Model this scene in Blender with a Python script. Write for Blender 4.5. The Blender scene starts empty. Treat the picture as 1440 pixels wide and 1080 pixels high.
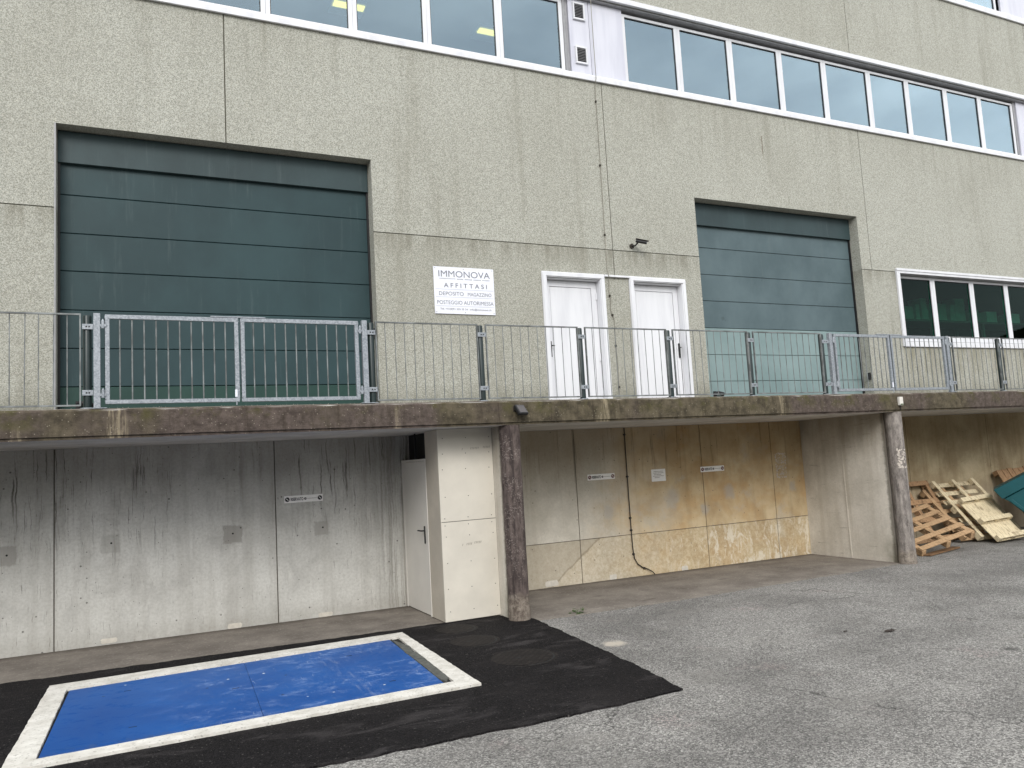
import bpy, math, random
from mathutils import Vector, Matrix, Euler
random.seed(7)
S = bpy.context.scene
C = S.collection
R = math.radians

# ------------------------------------------------------------------ helpers
def lin(r, g, b):
    f = lambda v: (v/12.92 if v <= .04045 else ((v+.055)/1.055)**2.4)
    return (f(r/255), f(g/255), f(b/255), 1)

def gz(x):
    return -.006*x

class MB:
    """collects faces (world coordinates) and links them as one mesh object"""
    def __init__(s): s.v, s.f, s.mi = [], [], []
    def face(s, pts, m=0):
        n = len(s.v); s.v += [tuple(p) for p in pts]
        s.f.append(tuple(range(n, n+len(pts)))); s.mi.append(m)
    def mesh(s, vs, fs, m=0):
        n = len(s.v); s.v += [tuple(p) for p in vs]
        for f in fs: s.f.append(tuple(i+n for i in f)); s.mi.append(m)
    def box(s, x0, x1, y0, y1, z0, z1, m=0, xf=None):
        vs = [Vector((x, y, z)) for z in (z0, z1) for y in (y0, y1) for x in (x0, x1)]
        if xf is not None: vs = [xf @ v for v in vs]
        s.mesh(vs, [(0,2,3,1),(4,5,7,6),(0,1,5,4),(2,6,7,3),(0,4,6,2),(1,3,7,5)], m)
    def prism(s, poly, axis, a, b, m=0):
        """poly of 2D points extruded along axis (0=x,1=y,2=z)"""
        def P(p, t):
            q = [p[0], p[1]]; q.insert(axis, t); return q
        n = len(poly); vs = [P(p, a) for p in poly]+[P(p, b) for p in poly]
        fs = [tuple(range(n)), tuple(range(2*n-1, n-1, -1))]
        fs += [(i, i+n, (i+1) % n+n, (i+1) % n) for i in range(n)]
        s.mesh(vs, fs, m)
    def tube(s, pts, r, n=8, m=0, cap=True):
        pts = [Vector(p) for p in pts]; rings = []
        for i, p in enumerate(pts):
            d = (pts[min(i+1, len(pts)-1)]-pts[max(i-1, 0)]).normalized()
            u = d.cross(Vector((0, 0, 1)) if abs(d.z) < .9 else Vector((0, 1, 0))).normalized(); w = d.cross(u)
            rr = r[i] if isinstance(r, (list, tuple)) else r
            rings.append([p+rr*(math.cos(2*math.pi*k/n)*u+math.sin(2*math.pi*k/n)*w) for k in range(n)])
        vs = [q for g in rings for q in g]; fs = []
        for i in range(len(rings)-1):
            for k in range(n):
                fs.append((i*n+k, i*n+(k+1) % n, (i+1)*n+(k+1) % n, (i+1)*n+k))
        if cap: fs += [tuple(range(n-1, -1, -1)), tuple(range((len(rings)-1)*n, len(rings)*n))]
        s.mesh(vs, fs, m)
    def build(s, name, mat, parent=None, bevel=0, smooth=False, seg=2):
        me = bpy.data.meshes.new(name)
        base = Vector((0, 0, 0)); p = parent
        while p is not None: base += p.location; p = p.parent
        me.from_pydata([tuple(Vector(v)-base) for v in s.v], [], s.f)
        for mm in (mat if isinstance(mat, (list, tuple)) else [mat]): me.materials.append(mm)
        me.polygons.foreach_set('material_index', s.mi)
        import bmesh
        bm = bmesh.new(); bm.from_mesh(me)
        bmesh.ops.remove_doubles(bm, verts=bm.verts, dist=1e-5)
        bmesh.ops.recalc_face_normals(bm, faces=bm.faces)
        bm.to_mesh(me); bm.free()
        if smooth:
            me.polygons.foreach_set('use_smooth', [True]*len(me.polygons))
            try: me.set_sharp_from_angle(angle=R(35))
            except Exception: pass
        o = bpy.data.objects.new(name, me); C.objects.link(o); o.parent = parent
        if bevel:
            b = o.modifiers.new('bevel', 'BEVEL'); b.width = bevel; b.segments = seg; b.limit_method = 'ANGLE'; b.angle_limit = R(40)
        return o

def tag(o, label=None, cat=None, group=None, kind=None):
    if label: o['label'] = label
    if cat: o['category'] = cat
    if group: o['group'] = group
    if kind: o['kind'] = kind
    return o

def thing(name, loc, label, cat, group=None):
    o = bpy.data.objects.new(name, None); C.objects.link(o); o.location = loc; o.empty_display_size = .2
    return tag(o, label, cat, group)

# ------------------------------------------------------------------ materials
class G:
    def __init__(s, name):
        s.m = bpy.data.materials.new(name); s.m.use_nodes = True; s.t = s.m.node_tree; s.t.nodes.clear()
        s.out = s.t.nodes.new('ShaderNodeOutputMaterial'); s._pos = None
    def n(s, t): return s.t.nodes.new(t)
    def put(s, sock, v):
        if isinstance(v, bpy.types.NodeSocket): s.t.links.new(v, sock)
        elif v is not None:
            sock.default_value = v
    def pos(s):
        if s._pos is None: s._pos = s.n('ShaderNodeNewGeometry').outputs['Position']
        return s._pos
    def obj(s): return s.n('ShaderNodeTexCoord').outputs['Object']
    def xyz(s):
        q = s.n('ShaderNodeSeparateXYZ'); s.put(q.inputs[0], s.pos()); return q.outputs[0], q.outputs[1], q.outputs[2]
    def sc(s, k, v=None, off=(0, 0, 0)):
        q = s.n('ShaderNodeVectorMath'); q.operation = 'MULTIPLY_ADD'; s.put(q.inputs[0], v or s.pos()); q.inputs[1].default_value = k; q.inputs[2].default_value = off
        return q.outputs[0]
    def math(s, op, a, b=None, clamp=False):
        q = s.n('ShaderNodeMath'); q.operation = op; q.use_clamp = clamp; s.put(q.inputs[0], a)
        if b is not None: s.put(q.inputs[1], b)
        return q.outputs[0]
    def mul(s, a, b): return s.math('MULTIPLY', a, b)
    def add(s, a, b): return s.math('ADD', a, b)
    def mix(s, f, a, b, mode='MIX'):
        q = s.n('ShaderNodeMix'); q.data_type = 'RGBA'; q.blend_type = mode; q.clamp_factor = True
        s.put(q.inputs[0], f); s.put(q.inputs[6], a); s.put(q.inputs[7], b); return q.outputs[2]
    def ss(s, x, a, b, lo=0, hi=1):
        q = s.n('ShaderNodeMapRange'); q.interpolation_type = 'SMOOTHSTEP'; s.put(q.inputs[0], x)
        q.inputs[1].default_value = a; q.inputs[2].default_value = b; q.inputs[3].default_value = lo; q.inputs[4].default_value = hi
        return q.outputs[0]
    def noise(s, scale, detail=4, rough=.55, vec=None, dist=0):
        q = s.n('ShaderNodeTexNoise'); s.put(q.inputs['Vector'], vec or s.pos()); q.inputs['Scale'].default_value = scale
        q.inputs['Detail'].default_value = detail; q.inputs['Roughness'].default_value = rough; q.inputs['Distortion'].default_value = dist
        return q.outputs[0]
    def voro(s, scale, vec=None, feat='F1', out='Distance'):
        q = s.n('ShaderNodeTexVoronoi'); q.feature = feat; s.put(q.inputs['Vector'], vec or s.pos()); q.inputs['Scale'].default_value = scale
        return q.outputs[out]
    def cell(s, scale, vec=None):
        q = s.n('ShaderNodeSeparateColor'); s.put(q.inputs[0], s.voro(scale, vec, out='Color')); return q.outputs[0]
    def bump(s, h, strength=.3, dist=.01):
        q = s.n('ShaderNodeBump'); s.put(q.inputs['Height'], h); q.inputs['Strength'].default_value = strength; q.inputs['Distance'].default_value = dist
        return q.outputs[0]
    def done(s, col, rough=.8, metal=0, bump=None, spec=.35, coat=0):
        b = s.n('ShaderNodeBsdfPrincipled'); s.put(b.inputs['Base Color'], col); s.put(b.inputs['Roughness'], rough)
        s.put(b.inputs['Metallic'], metal); b.inputs['Specular IOR Level'].default_value = spec; b.inputs['Coat Weight'].default_value = coat
        if bump is not None: s.put(b.inputs['Normal'], bump)
        s.t.links.new(b.outputs[0], s.out.inputs[0]); return s.m

MAT = {}
def m_facade():
    g = G('washed_concrete'); x, y, z = g.xyz()
    c1 = g.cell(95); c2 = g.cell(170)
    sp = g.add(g.mul(c1, .55), g.mul(c2, .45))
    col = g.mix(g.ss(sp, .1, .92), lin(136, 137, 128), lin(192, 192, 183))
    dk = g.ss(g.cell(110, g.sc((1, 1, 1), off=(3.3, 1, 7))), .88, .96)
    col = g.mix(g.mul(dk, .5), col, lin(86, 84, 74))
    lt = g.ss(g.cell(120, g.sc((1, 1, 1), off=(9.3, 4, 2))), .9, .97)
    col = g.mix(g.mul(lt, .45), col, lin(226, 222, 205))
    big = g.noise(.55, 5, .6)
    col = g.mix(g.ss(big, .35, .7, 0, .35), col, g.mix(.5, col, lin(124, 121, 108)))
    st = g.noise(1, 6, .65, g.sc((3.2, 1, .22)))
    col = g.mix(g.ss(st, .5, .75, 0, .32), col, lin(118, 115, 102))
    # every cast panel has its own tone
    cmb = g.n('ShaderNodeCombineXYZ'); g.put(cmb.inputs[0], g.math('FLOOR', g.mul(g.add(x, -1.15), 1/6.27))); g.put(cmb.inputs[2], g.math('GREATER_THAN', z, 5.469))
    wn = g.n('ShaderNodeTexWhiteNoise'); g.put(wn.inputs['Vector'], cmb.outputs[0])
    col = g.mix(g.mul(wn.outputs['Value'], .3), col, g.mix(.5, col, lin(112, 108, 90)))
    col = g.mix(g.mul(g.math('LESS_THAN', z, 5.469), .22), col, g.mix(.5, col, lin(104, 100, 82)))
    # runs below the window sills
    sr = g.noise(1, 6, .7, g.sc((5, 1, .12), off=(3, 0, 0)))
    for zt in (8.47, 12.06):
        k = g.mul(g.ss(z, zt-1.5, zt), g.math('LESS_THAN', z, zt+.01))
        col = g.mix(g.mul(g.mul(k, g.ss(sr, .5, .68)), .24), col, lin(104, 102, 88))
    # dirt hanging below the horizontal joint, the sill of the lower window and at the foot of the wall
    st2 = g.noise(1, 6, .7, g.sc((7, 1, .5)))
    j = g.mul(g.ss(z, 5.0, 5.46), g.math('LESS_THAN', z, 5.475))
    col = g.mix(g.mul(g.mul(j, g.ss(st2, .36, .66)), .55), col, lin(104, 100, 86))
    f = g.math('MULTIPLY', g.ss(z, 3.25, 2.75), g.ss(st2, .3, .6))
    col = g.mix(g.mul(f, .7), col, lin(92, 90, 74))
    w = g.mul(g.mul(g.ss(z, 2.6, 3.85), g.math('LESS_THAN', z, 3.9)), g.math('GREATER_THAN', x, 14.3))
    col = g.mix(g.mul(g.mul(w, g.ss(st2, .42, .62)), .6), col, lin(112, 106, 76))
    col = g.mix(g.mul(g.mul(w, g.ss(g.noise(1, 5, .6, g.sc((5, 1, .3), off=(5, 0, 0))), .5, .66)), .5), col, lin(150, 146, 138))
    # rust run below the ribbon window
    rx = g.math('ABSOLUTE', g.add(x, -11.02)); rz = g.mul(g.ss(z, 7.45, 7.7), g.math('LESS_THAN', z, 7.98))
    col = g.mix(g.mul(g.mul(g.ss(rx, .014, .004), rz), .8), col, lin(92, 74, 54))
    h = g.add(g.voro(95), g.mul(g.voro(170), .5))
    return g.done(col, .9, bump=g.bump(h, .3, .004), spec=.25)

def m_joint():
    g = G('joint_sealant'); return g.done(g.mix(g.noise(9), lin(74, 72, 62), lin(112, 109, 95)), .9)

def concrete_base(g, a, b, scale=1.3):
    n = g.noise(scale, 8, .62); f = g.noise(34, 5, .65)
    col = g.mix(g.ss(n, .3, .72), a, b)
    return g.mix(g.ss(f, .35, .7, 0, .32), col, g.mix(.35, col, (0.02, .02, .018, 1)))

def pores(g, col, dens=.965, sc=26, c=(.035, .032, .028, 1), amt=.7):
    """small blow holes, only in some voronoi cells"""
    v = g.sc((1, 1, 1), off=(1.7, .3, 5.1))
    r = g.ss(g.voro(sc, v), .22, .12); k = g.math('GREATER_THAN', g.cell(sc, v), dens)
    return g.mix(g.mul(g.mul(r, k), amt), col, c)

def m_wall_grey():
    g = G('cast_concrete_grey'); x, y, z = g.xyz()
    n1 = g.noise(.8, 8, .62); n2 = g.noise(2.6, 8, .66, g.sc((1, 1, .7), off=(4, 0, 2)), .6)
    col = g.mix(g.ss(n1, .3, .72), lin(184, 183, 177), lin(206, 205, 199))
    col = g.mix(g.ss(n2, .42, .7, 0, .55), col, lin(162, 160, 155))
    col = g.mix(g.ss(g.noise(30, 6, .7), .38, .7, 0, .35), col, lin(142, 138, 130))
    board = g.noise(1, 5, .6, g.sc((6, 6, .3)))
    col = g.mix(g.ss(board, .45, .75, 0, .35), col, lin(150, 146, 138))
    rag = g.add(z, g.mul(g.add(g.noise(1, 7, .68, g.sc((2.0, 1, .9))), -.5), 1.9))
    col = g.mix(g.mul(g.ss(rag, 1.5, 2.5), .4), col, lin(118, 112, 102))  # ragged darker top: mostly slab shade painted in, some staining
    # narrow wandering soot runs in clusters, short beads below
    wig = g.mul(g.add(g.noise(1, 4, .6, g.sc((2, 1, 3.2))), -.5), .07)
    cx = g.n('ShaderNodeCombineXYZ'); g.put(cx.inputs[0], g.add(x, wig)); g.put(cx.inputs[2], z); v = cx.outputs[0]
    run = g.noise(1, 5, .62, g.sc((30, 1, 1.1), v, (2.5, 0, .4)))
    cl = g.noise(1, 3, .5, g.sc((1.5, 1, .35), v, (7.9, 0, 3)))
    rm = g.mul(g.mul(g.ss(run, .565, .625), g.ss(rag, .8, 1.9)), g.ss(cl, .42, .56))
    col = g.mix(g.mul(rm, .75), col, lin(66, 61, 53))
    soft = g.noise(1, 5, .65, g.sc((9, 1, .45), v, (1, 0, 7)))
    col = g.mix(g.mul(g.mul(g.ss(soft, .52, .68), g.ss(rag, .5, 2.0)), .35), col, lin(104, 98, 88))
    fine = g.noise(1, 6, .72, g.sc((46, 1, 3.4), v, (9, 0, 1)))
    col = g.mix(g.mul(g.mul(g.ss(fine, .59, .65), g.ss(cl, .38, .55)), .6), col, lin(84, 79, 70))
    corner = g.mul(g.ss(x, 2.9, 3.4), g.ss(g.noise(1, 6, .7, g.sc((20, 20, .35), v)), .45, .6))
    col = g.mix(g.mul(corner, .65), col, lin(92, 87, 78))
    low = g.mul(g.ss(z, .28, .02), g.noise(5, 4))
    col = g.mix(g.mul(low, .45), col, lin(126, 119, 107))
    for px, pz, pr, am in ((1.13, 1.21, .115, .7), (2.29, 1.19, .095, .5), (-1.41, 1.18, .11, .6), (-.31, 1.22, .11, .32)):   # smeared tie-hole repairs
        d = g.math('MAXIMUM', g.math('ABSOLUTE', g.add(x, -px)), g.math('ABSOLUTE', g.add(z, -pz)))
        d = g.add(d, g.mul(g.add(g.noise(14, 6, .65), -.5), .09))
        col = g.mix(g.ss(d, pr+.012, pr-.012, 0, am), col, g.mix(g.noise(30, 5, .7), lin(124, 121, 114), lin(152, 149, 142)))
    col = pores(g, col, .95, 15); col = pores(g, col, .96, 31)
    h = g.add(g.mul(g.noise(40, 5), .4), g.mul(board, .6))
    return g.done(col, .85, bump=g.bump(h, .25, .01), spec=.25)

def m_wall_ochre(x0=6.2, x1=8.6, amt=.9):
    g = G('cast_concrete_ochre'); x, y, z = g.xyz()
    col = concrete_base(g, lin(178, 172, 158), lin(206, 200, 187), 1.1)
    wob = g.add(x, g.mul(g.add(g.noise(1.4, 5, .6), -.5), 3.0))
    och = g.ss(wob, x0, x1); tone = g.ss(g.noise(2.0, 6, .62), .3, .72)
    oc = g.mix(tone, lin(168, 141, 100), lin(202, 182, 145))
    col = g.mix(g.mul(och, amt), col, oc)
    board = g.noise(1, 4, .6, g.sc((8, 8, .22)))
    col = g.mix(g.ss(board, .5, .8, 0, .22), col, lin(128, 112, 84))
    bl = g.mul(g.ss(g.noise(1.1, 7, .68, g.sc((1, 1, 1.3), off=(6, 0, 2)), .6), .46, .66), och)
    col = g.mix(g.mul(bl, .5), col, g.mix(g.noise(5, 6, .7), lin(172, 130, 78), lin(196, 160, 108)))
    gy = g.ss(g.noise(1.7, 7, .7, g.sc((1, 1, 1), off=(1, 0, 9)), .5), .52, .68)
    col = g.mix(g.mul(gy, .5), col, lin(178, 172, 160))
    rag = g.add(z, g.mul(g.add(g.noise(1, 6, .65, g.sc((1.8, 1, .4))), -.5), 1.2))
    col = g.mix(g.mul(g.ss(rag, 1.2, 2.4), .5), col, lin(112, 92, 62))
    run = g.noise(1, 7, .7, g.sc((16, 16, .6)), .3)
    col = g.mix(g.mul(g.mul(g.ss(run, .57, .66), g.ss(rag, 1.2, 2.2)), .5), col, lin(60, 50, 36))
    # rough lower lift below z 0.65, its grey first pour on the left with a slanting edge
    low = g.math('LESS_THAN', g.add(z, g.mul(g.add(g.noise(3, 3), -.5), .03)), .65)
    rc = g.mix(g.ss(g.noise(16, 8, .8, None, .5), .36, .68), lin(160, 140, 106), lin(208, 197, 172))
    col = g.mix(g.mul(g.mul(low, g.math('GREATER_THAN', x, 4)), .5), col, rc)
    dg = g.add(g.add(z, g.mul(g.add(x, -5.85), -.72)), g.mul(g.add(g.noise(6, 4), -.5), .12))
    grey = g.mul(g.mul(low, g.ss(dg, -.01, .04)), g.math('GREATER_THAN', x, 4))
    col = g.mix(g.mul(grey, .6), col, g.mix(g.noise(14, 6, .7), lin(138, 129, 112), lin(190, 182, 166)))
    line = g.mul(g.mul(low, g.ss(g.math('ABSOLUTE', dg), .03, .008)), g.math('LESS_THAN', x, 6.9))
    col = g.mix(g.mul(line, .4), col, lin(92, 80, 62))
    pale = g.mul(g.mul(g.ss(g.noise(1, 8, .75, g.sc((7, 7, 3), off=(3, 0, 0)), .8), .5, .6), g.ss(z, .75, .5)), g.ss(x, 7.6, 8.8))
    col = g.mix(g.mul(pale, .8), col, lin(214, 206, 188))
    # grey smears round the tie holes
    for tx, tz, rr in ((8.25, 1.18, .2), (9.5, 1.2, .16), (6.95, 1.05, .14), (11.0, 1.2, .1), (8.92, .95, .12)):
        dx = g.math('ABSOLUTE', g.add(x, -tx)); dz = g.mul(g.math('ABSOLUTE', g.add(z, -tz)), .75)
        d = g.add(g.math('SQRT', g.add(g.mul(dx, dx), g.mul(dz, dz))), g.mul(g.add(g.noise(9, 5), -.5), .2))
        col = g.mix(g.ss(d, rr, rr*.3, 0, .6), col, lin(166, 162, 154))
    col = pores(g, col, .95, 18); col = pores(g, col, .96, 33)
    h = g.add(g.mul(g.noise(30, 5), .3), g.mul(g.mul(low, g.noise(22, 6, .7)), 1.6))
    return g.done(col, .88, bump=g.bump(h, .4, .016), spec=.25)

def m_wall_brown():
    g = G('cast_concrete_brown'); x, y, z = g.xyz()
    col = concrete_base(g, lin(158, 140, 110), lin(198, 182, 150), 1.6)
    board = g.noise(1, 5, .6, g.sc((7, 7, .25)))
    col = g.mix(g.ss(board, .42, .72, 0, .5), col, lin(134, 114, 82))
    rag = g.add(z, g.mul(g.add(g.noise(1, 6, .65, g.sc((2, 1, .4))), -.5), 1.3))
    col = g.mix(g.mul(g.ss(rag, 1.2, 2.4), .5), col, lin(104, 88, 62))
    col = g.mix(g.mul(g.ss(rag, 1.2, .4), .45), col, lin(176, 166, 150))
    return g.done(pores(g, col, .95, 22), .88, bump=g.bump(g.noise(28, 5), .25, .01), spec=.25)

def m_part_wall():
    g = G('partition_concrete'); x, y, z = g.xyz()
    col = concrete_base(g, lin(194, 188, 176), lin(220, 214, 203), 1.7)
    board = g.noise(1, 5, .6, g.sc((6, 6, .3)))
    col = g.mix(g.ss(board, .45, .75, 0, .4), col, lin(156, 146, 128))
    rag = g.add(z, g.mul(g.add(g.noise(1, 6, .65, g.sc((3, 3, .5))), -.5), 1.2))
    col = g.mix(g.mul(g.ss(rag, 1.5, 2.5), .6), col, lin(104, 92, 72))
    scr = g.noise(1, 7, .75, g.sc((2.5, 2.5, 26)), .4)
    col = g.mix(g.mul(g.ss(scr, .6, .66), .45), col, lin(88, 80, 66))
    moss = g.mul(g.ss(z, .5, .0), g.ss(g.add(y, g.mul(g.noise(6, 5), .35)), .75, .35))
    col = g.mix(g.mul(moss, .75), col, lin(74, 72, 46))
    edge = g.ss(g.add(y, g.mul(g.add(g.noise(9, 6, .7), -.5), .1)), .335, .27)
    col = g.mix(g.mul(edge, .7), col, lin(70, 62, 52))
    return g.done(pores(g, col, .92, 20), .88, bump=g.bump(g.add(g.noise(26, 6), board), .25, .012), spec=.25)

def m_soffit():
    g = G('soffit_concrete'); x, y, z = g.xyz()
    col = concrete_base(g, lin(176, 172, 166), lin(206, 203, 198), 1.4)
    col = g.mix(g.ss(g.noise(1, 6, .7, g.sc((1.1, 4, 1))), .56, .66, 0, .5), col, lin(226, 224, 220))
    return g.done(col, .85, bump=g.bump(g.noise(24, 4), .15, .01), spec=.25)

def m_slab_edge():
    g = G('mossy_slab_edge'); x, y, z = g.xyz()
    col = g.mix(g.ss(g.noise(7, 7, .7), .3, .7), lin(58, 53, 43), lin(100, 92, 76))
    pp = g.ss(g.noise(1, 3, .5, g.sc((.75, 1, .2), off=(1.2, 0, 0))), .42, .56)
    col = g.mix(g.mul(pp, .8), col, g.mix(g.ss(g.noise(12, 6, .7), .3, .7), lin(62, 54, 51), lin(100, 89, 84)))
    vs = g.noise(1, 6, .7, g.sc((13, 4, .9)))
    col = g.mix(g.ss(vs, .5, .72, 0, .65), col, lin(56, 49, 40))
    moss = g.mul(g.ss(g.noise(1, 6, .68, g.sc((2.2, 2.2, 2.6), off=(0, 0, 3))), .5, .64), g.ss(g.add(z, g.mul(g.add(g.noise(8, 5), -.5), .25)), 2.46, 2.68))
    col = g.mix(g.mul(moss, .75), col, g.mix(g.noise(60, 3), lin(58, 57, 32), lin(92, 88, 56)))
    # washed-out pale patches with vertical edges
    pk = g.mul(g.ss(g.noise(1, 2, .5, g.sc((1.7, 1, .25), off=(3.6, 0, 0))), .655, .69), g.ss(g.noise(1, 6, .7, g.sc((22, 8, 2.5))), .4, .6))
    col = g.mix(g.mul(pk, .6), col, lin(160, 148, 124))
    fl = g.mul(g.math('GREATER_THAN', g.cell(55), .93), g.ss(g.voro(55), .4, .2))
    col = g.mix(g.mul(fl, .4), col, lin(176, 168, 150))
    return g.done(col, .95, bump=g.bump(g.add(g.noise(34, 7, .75), g.mul(g.noise(90, 3), .5)), .7, .014), spec=.15)

def m_column(a, b, dark, name, low):
    g = G(name); x, y, z = g.xyz()
    col = g.mix(g.ss(g.noise(1, 7, .75, g.sc((14, 14, 5))), .32, .68), a, b)
    st = g.noise(1, 6, .7, g.sc((20, 20, .6)))
    col = g.mix(g.ss(st, .48, .7, 0, .7), col, dark)
    fl = g.mul(g.math('GREATER_THAN', g.cell(75), .8), g.ss(g.noise(4, 4), .42, .6))
    col = g.mix(g.mul(fl, .32), col, lin(160, 150, 143))
    lo = g.ss(g.add(z, g.mul(g.add(g.noise(9, 5), -.5), .2)), low, low-.12)
    col = g.mix(g.mul(lo, .6), col, g.mix(g.ss(g.noise(16, 7, .75), .35, .65), lin(92, 82, 72), lin(160, 150, 136)))
    return g.done(col, .92, bump=g.bump(g.noise(45, 6, .75), .6, .01), spec=.2)

def m_asphalt_old():
    g = G('worn_asphalt'); x, y, z = g.xyz()
    v = g.sc((1, 1, .3))
    c1 = g.cell(78, v); c2 = g.cell(150, v)
    sp = g.add(g.mul(c1, .62), g.mul(c2, .38))
    col = g.mix(g.ss(sp, .15, .95), lin(102, 100, 97), lin(180, 177, 171))
    wt = g.ss(g.cell(92, g.sc((1, 1, .3), off=(5, 2, 0))), .91, .97)
    col = g.mix(g.mul(wt, .75), col, lin(214, 211, 204))
    big = g.noise(.55, 6, .62)
    col = g.mix(g.ss(big, .4, .66, 0, .7), col, g.mix(.6, col, lin(66, 64, 62)))
    col = g.mix(g.ss(g.noise(.9, 6, .6, g.sc((1, 1.8, 1), off=(8, 3, 0))), .52, .7, 0, .4), col, lin(140, 137, 131))
    pink = g.mul(g.ss(g.noise(1.3, 5, .6, g.sc((1, 1, 1), off=(2, 9, 0))), .6, .72), g.ss(c1, .5, .8))
    col = g.mix(g.mul(pink, .3), col, lin(172, 140, 138))
    oil = g.mul(g.ss(g.noise(1.6, 7, .7, g.sc((1, 1.5, 1), off=(4, 1, 0)), .8), .6, .72), .26)
    col = g.mix(oil, col, lin(62, 60, 60))
    dust = g.ss(g.noise(2.2, 8, .75, g.sc((1, 2.2, 1), off=(0, 6, 0)), .5), .56, .7)
    col = g.mix(g.mul(dust, .35), col, lin(176, 172, 164))
    ck = g.n('ShaderNodeVectorMath'); ck.operation = 'ADD'; nn = g.n('ShaderNodeTexNoise'); g.put(nn.inputs['Vector'], g.pos()); nn.inputs['Scale'].default_value = 1.7; nn.inputs['Detail'].default_value = 6
    g.put(ck.inputs[0], g.sc((1, 1, 0))); g.put(ck.inputs[1], g.sc((.9, .9, 0), nn.outputs['Color']))
    cr = g.mul(g.ss(g.voro(.42, ck.outputs[0], 'DISTANCE_TO_EDGE'), .006, .001), g.ss(g.noise(.7, 3), .48, .6))
    col = g.mix(g.mul(cr, .6), col, lin(48, 46, 44))
    # pale paint splash beside the fresh patch
    dx = g.add(x, -4.56); dy = g.add(y, 1.66)
    d = g.add(g.math('SQRT', g.add(g.mul(dx, dx), g.mul(dy, dy))), g.mul(g.add(g.noise(12, 6, .7), -.5), .22))
    col = g.mix(g.ss(d, .16, .06, 0, .8), col, lin(206, 196, 180))
    h = g.add(g.mul(g.voro(85, v), 1), g.mul(g.voro(150, v), .6))
    return g.done(col, .88, bump=g.bump(h, 1.0, .012), spec=.3)

def m_asphalt_new():
    g = G('fresh_asphalt'); x, y, z = g.xyz()
    v = g.sc((1, 1, .3))
    col = g.mix(g.ss(g.cell(120, v), .2, .9), lin(12, 11, 12), lin(34, 32, 33))
    col = g.mix(g.ss(g.cell(110, v), .985, .995, 0, .35), col, lin(130, 126, 122))
    col = g.mix(g.ss(g.noise(1.1, 6, .65), .46, .72, 0, .5), col, lin(40, 37, 37))
    sw = g.noise(1, 6, .7, g.sc((1.2, 3.6, 1), off=(1, 4, 0)), .7)
    col = g.mix(g.ss(sw, .52, .7, 0, .38), col, lin(80, 76, 76))
    h = g.add(g.voro(95, v), g.noise(40, 4))
    return g.done(col, .8, bump=g.bump(h, .9, .008), spec=.12)

def m_apron():
    g = G('apron_concrete'); x, y, z = g.xyz()
    col = g.mix(g.ss(g.noise(1.6, 7, .65), .3, .7), lin(104, 97, 90), lin(134, 127, 118))
    col = g.mix(g.ss(g.noise(1, 6, .7, g.sc((2, 7, 1)), .5), .55, .7, 0, .6), col, lin(86, 80, 73))
    col = g.mix(g.ss(g.cell(60), .9, .98, 0, .4), col, lin(170, 164, 154))
    wall_foot = g.ss(g.add(y, g.mul(g.noise(5, 4), .2)), 1.95, 2.15)  # apron darker along the foot of the walls
    col = g.mix(g.mul(wall_foot, .6), col, lin(62, 55, 48))
    col = g.mix(g.ss(g.noise(1, 6, .7, g.sc((3, 10, 1), off=(0, 5, 0)), .4), .66, .7, 0, .55), col, lin(186, 180, 170))
    return g.done(col, .85, bump=g.bump(g.noise(50, 6, .7), .4, .008), spec=.3)

def m_white_paint():
    g = G('white_road_paint')
    col = g.mix(g.ss(g.noise(6, 7, .7), .3, .7), lin(186, 182, 172), lin(216, 213, 205))
    col = g.mix(g.ss(g.cell(90), .93, .98, 0, .55), col, lin(120, 116, 108))
    col = g.mix(g.ss(g.noise(22, 6, .75), .66, .72, 0, .5), col, lin(140, 134, 122))
    return g.done(col, .75, bump=g.bump(g.noise(70, 5), .5, .006), spec=.3)

def m_blue():
    g = G('blue_painted_steel'); x, y, z = g.xyz()
    col = g.mix(g.ss(g.noise(.9, 4), .3, .7), lin(8, 68, 134), lin(16, 80, 148))
    ch = g.noise(1, 10, .82, g.sc((4.2, 6.5, 1), off=(3, 1, 0)), .5)
    zone = g.mul(g.ss(g.noise(1.2, 4, .6, g.sc((1, 1, 1), off=(4, 8, 0))), .36, .6), g.ss(x, -.3, .9))
    col = g.mix(g.mul(g.mul(g.ss(ch, .48, .7), zone), .46), col, lin(176, 192, 216))
    st = g.noise(1, 6, .75, g.sc((30, 5, 1)), .6)
    col = g.mix(g.mul(g.mul(g.ss(st, .6, .68), zone), .3), col, lin(200, 210, 226))
    ty = g.mul(g.ss(g.math('ABSOLUTE', g.add(g.add(x, g.mul(y, .06)), -1.72)), .11, .05), g.ss(g.noise(1, 6, .75, g.sc((16, 2.4, 1))), .5, .66))
    col = g.mix(g.mul(ty, .22), col, lin(150, 160, 178))
    gr = g.ss(g.noise(14, 8, .8), .62, .7, 0, .25); col = g.mix(gr, col, lin(16, 44, 92))
    rim = g.mul(g.ss(y, -2.02, -2.19), g.ss(g.noise(8, 7, .75), .46, .6)); col = g.mix(g.mul(rim, .5), col, lin(60, 74, 96))
    sp = g.mul(g.math('GREATER_THAN', g.cell(9), .9), g.ss(g.voro(9), .16, .07))
    col = g.mix(g.mul(sp, .8), col, lin(222, 224, 224))
    sd = g.mul(g.math('GREATER_THAN', g.cell(7, g.sc((1, 1, 1), off=(3, 4, 0))), .88), g.ss(g.voro(7, g.sc((1, 1, 1), off=(3, 4, 0))), .14, .08))
    col = g.mix(g.mul(sd, .8), col, lin(20, 34, 60))
    return g.done(col, g.add(.42, g.mul(g.ss(ch, .5, .7), .35)), bump=g.bump(g.noise(60, 3), .08, .004), spec=.22)

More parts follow.
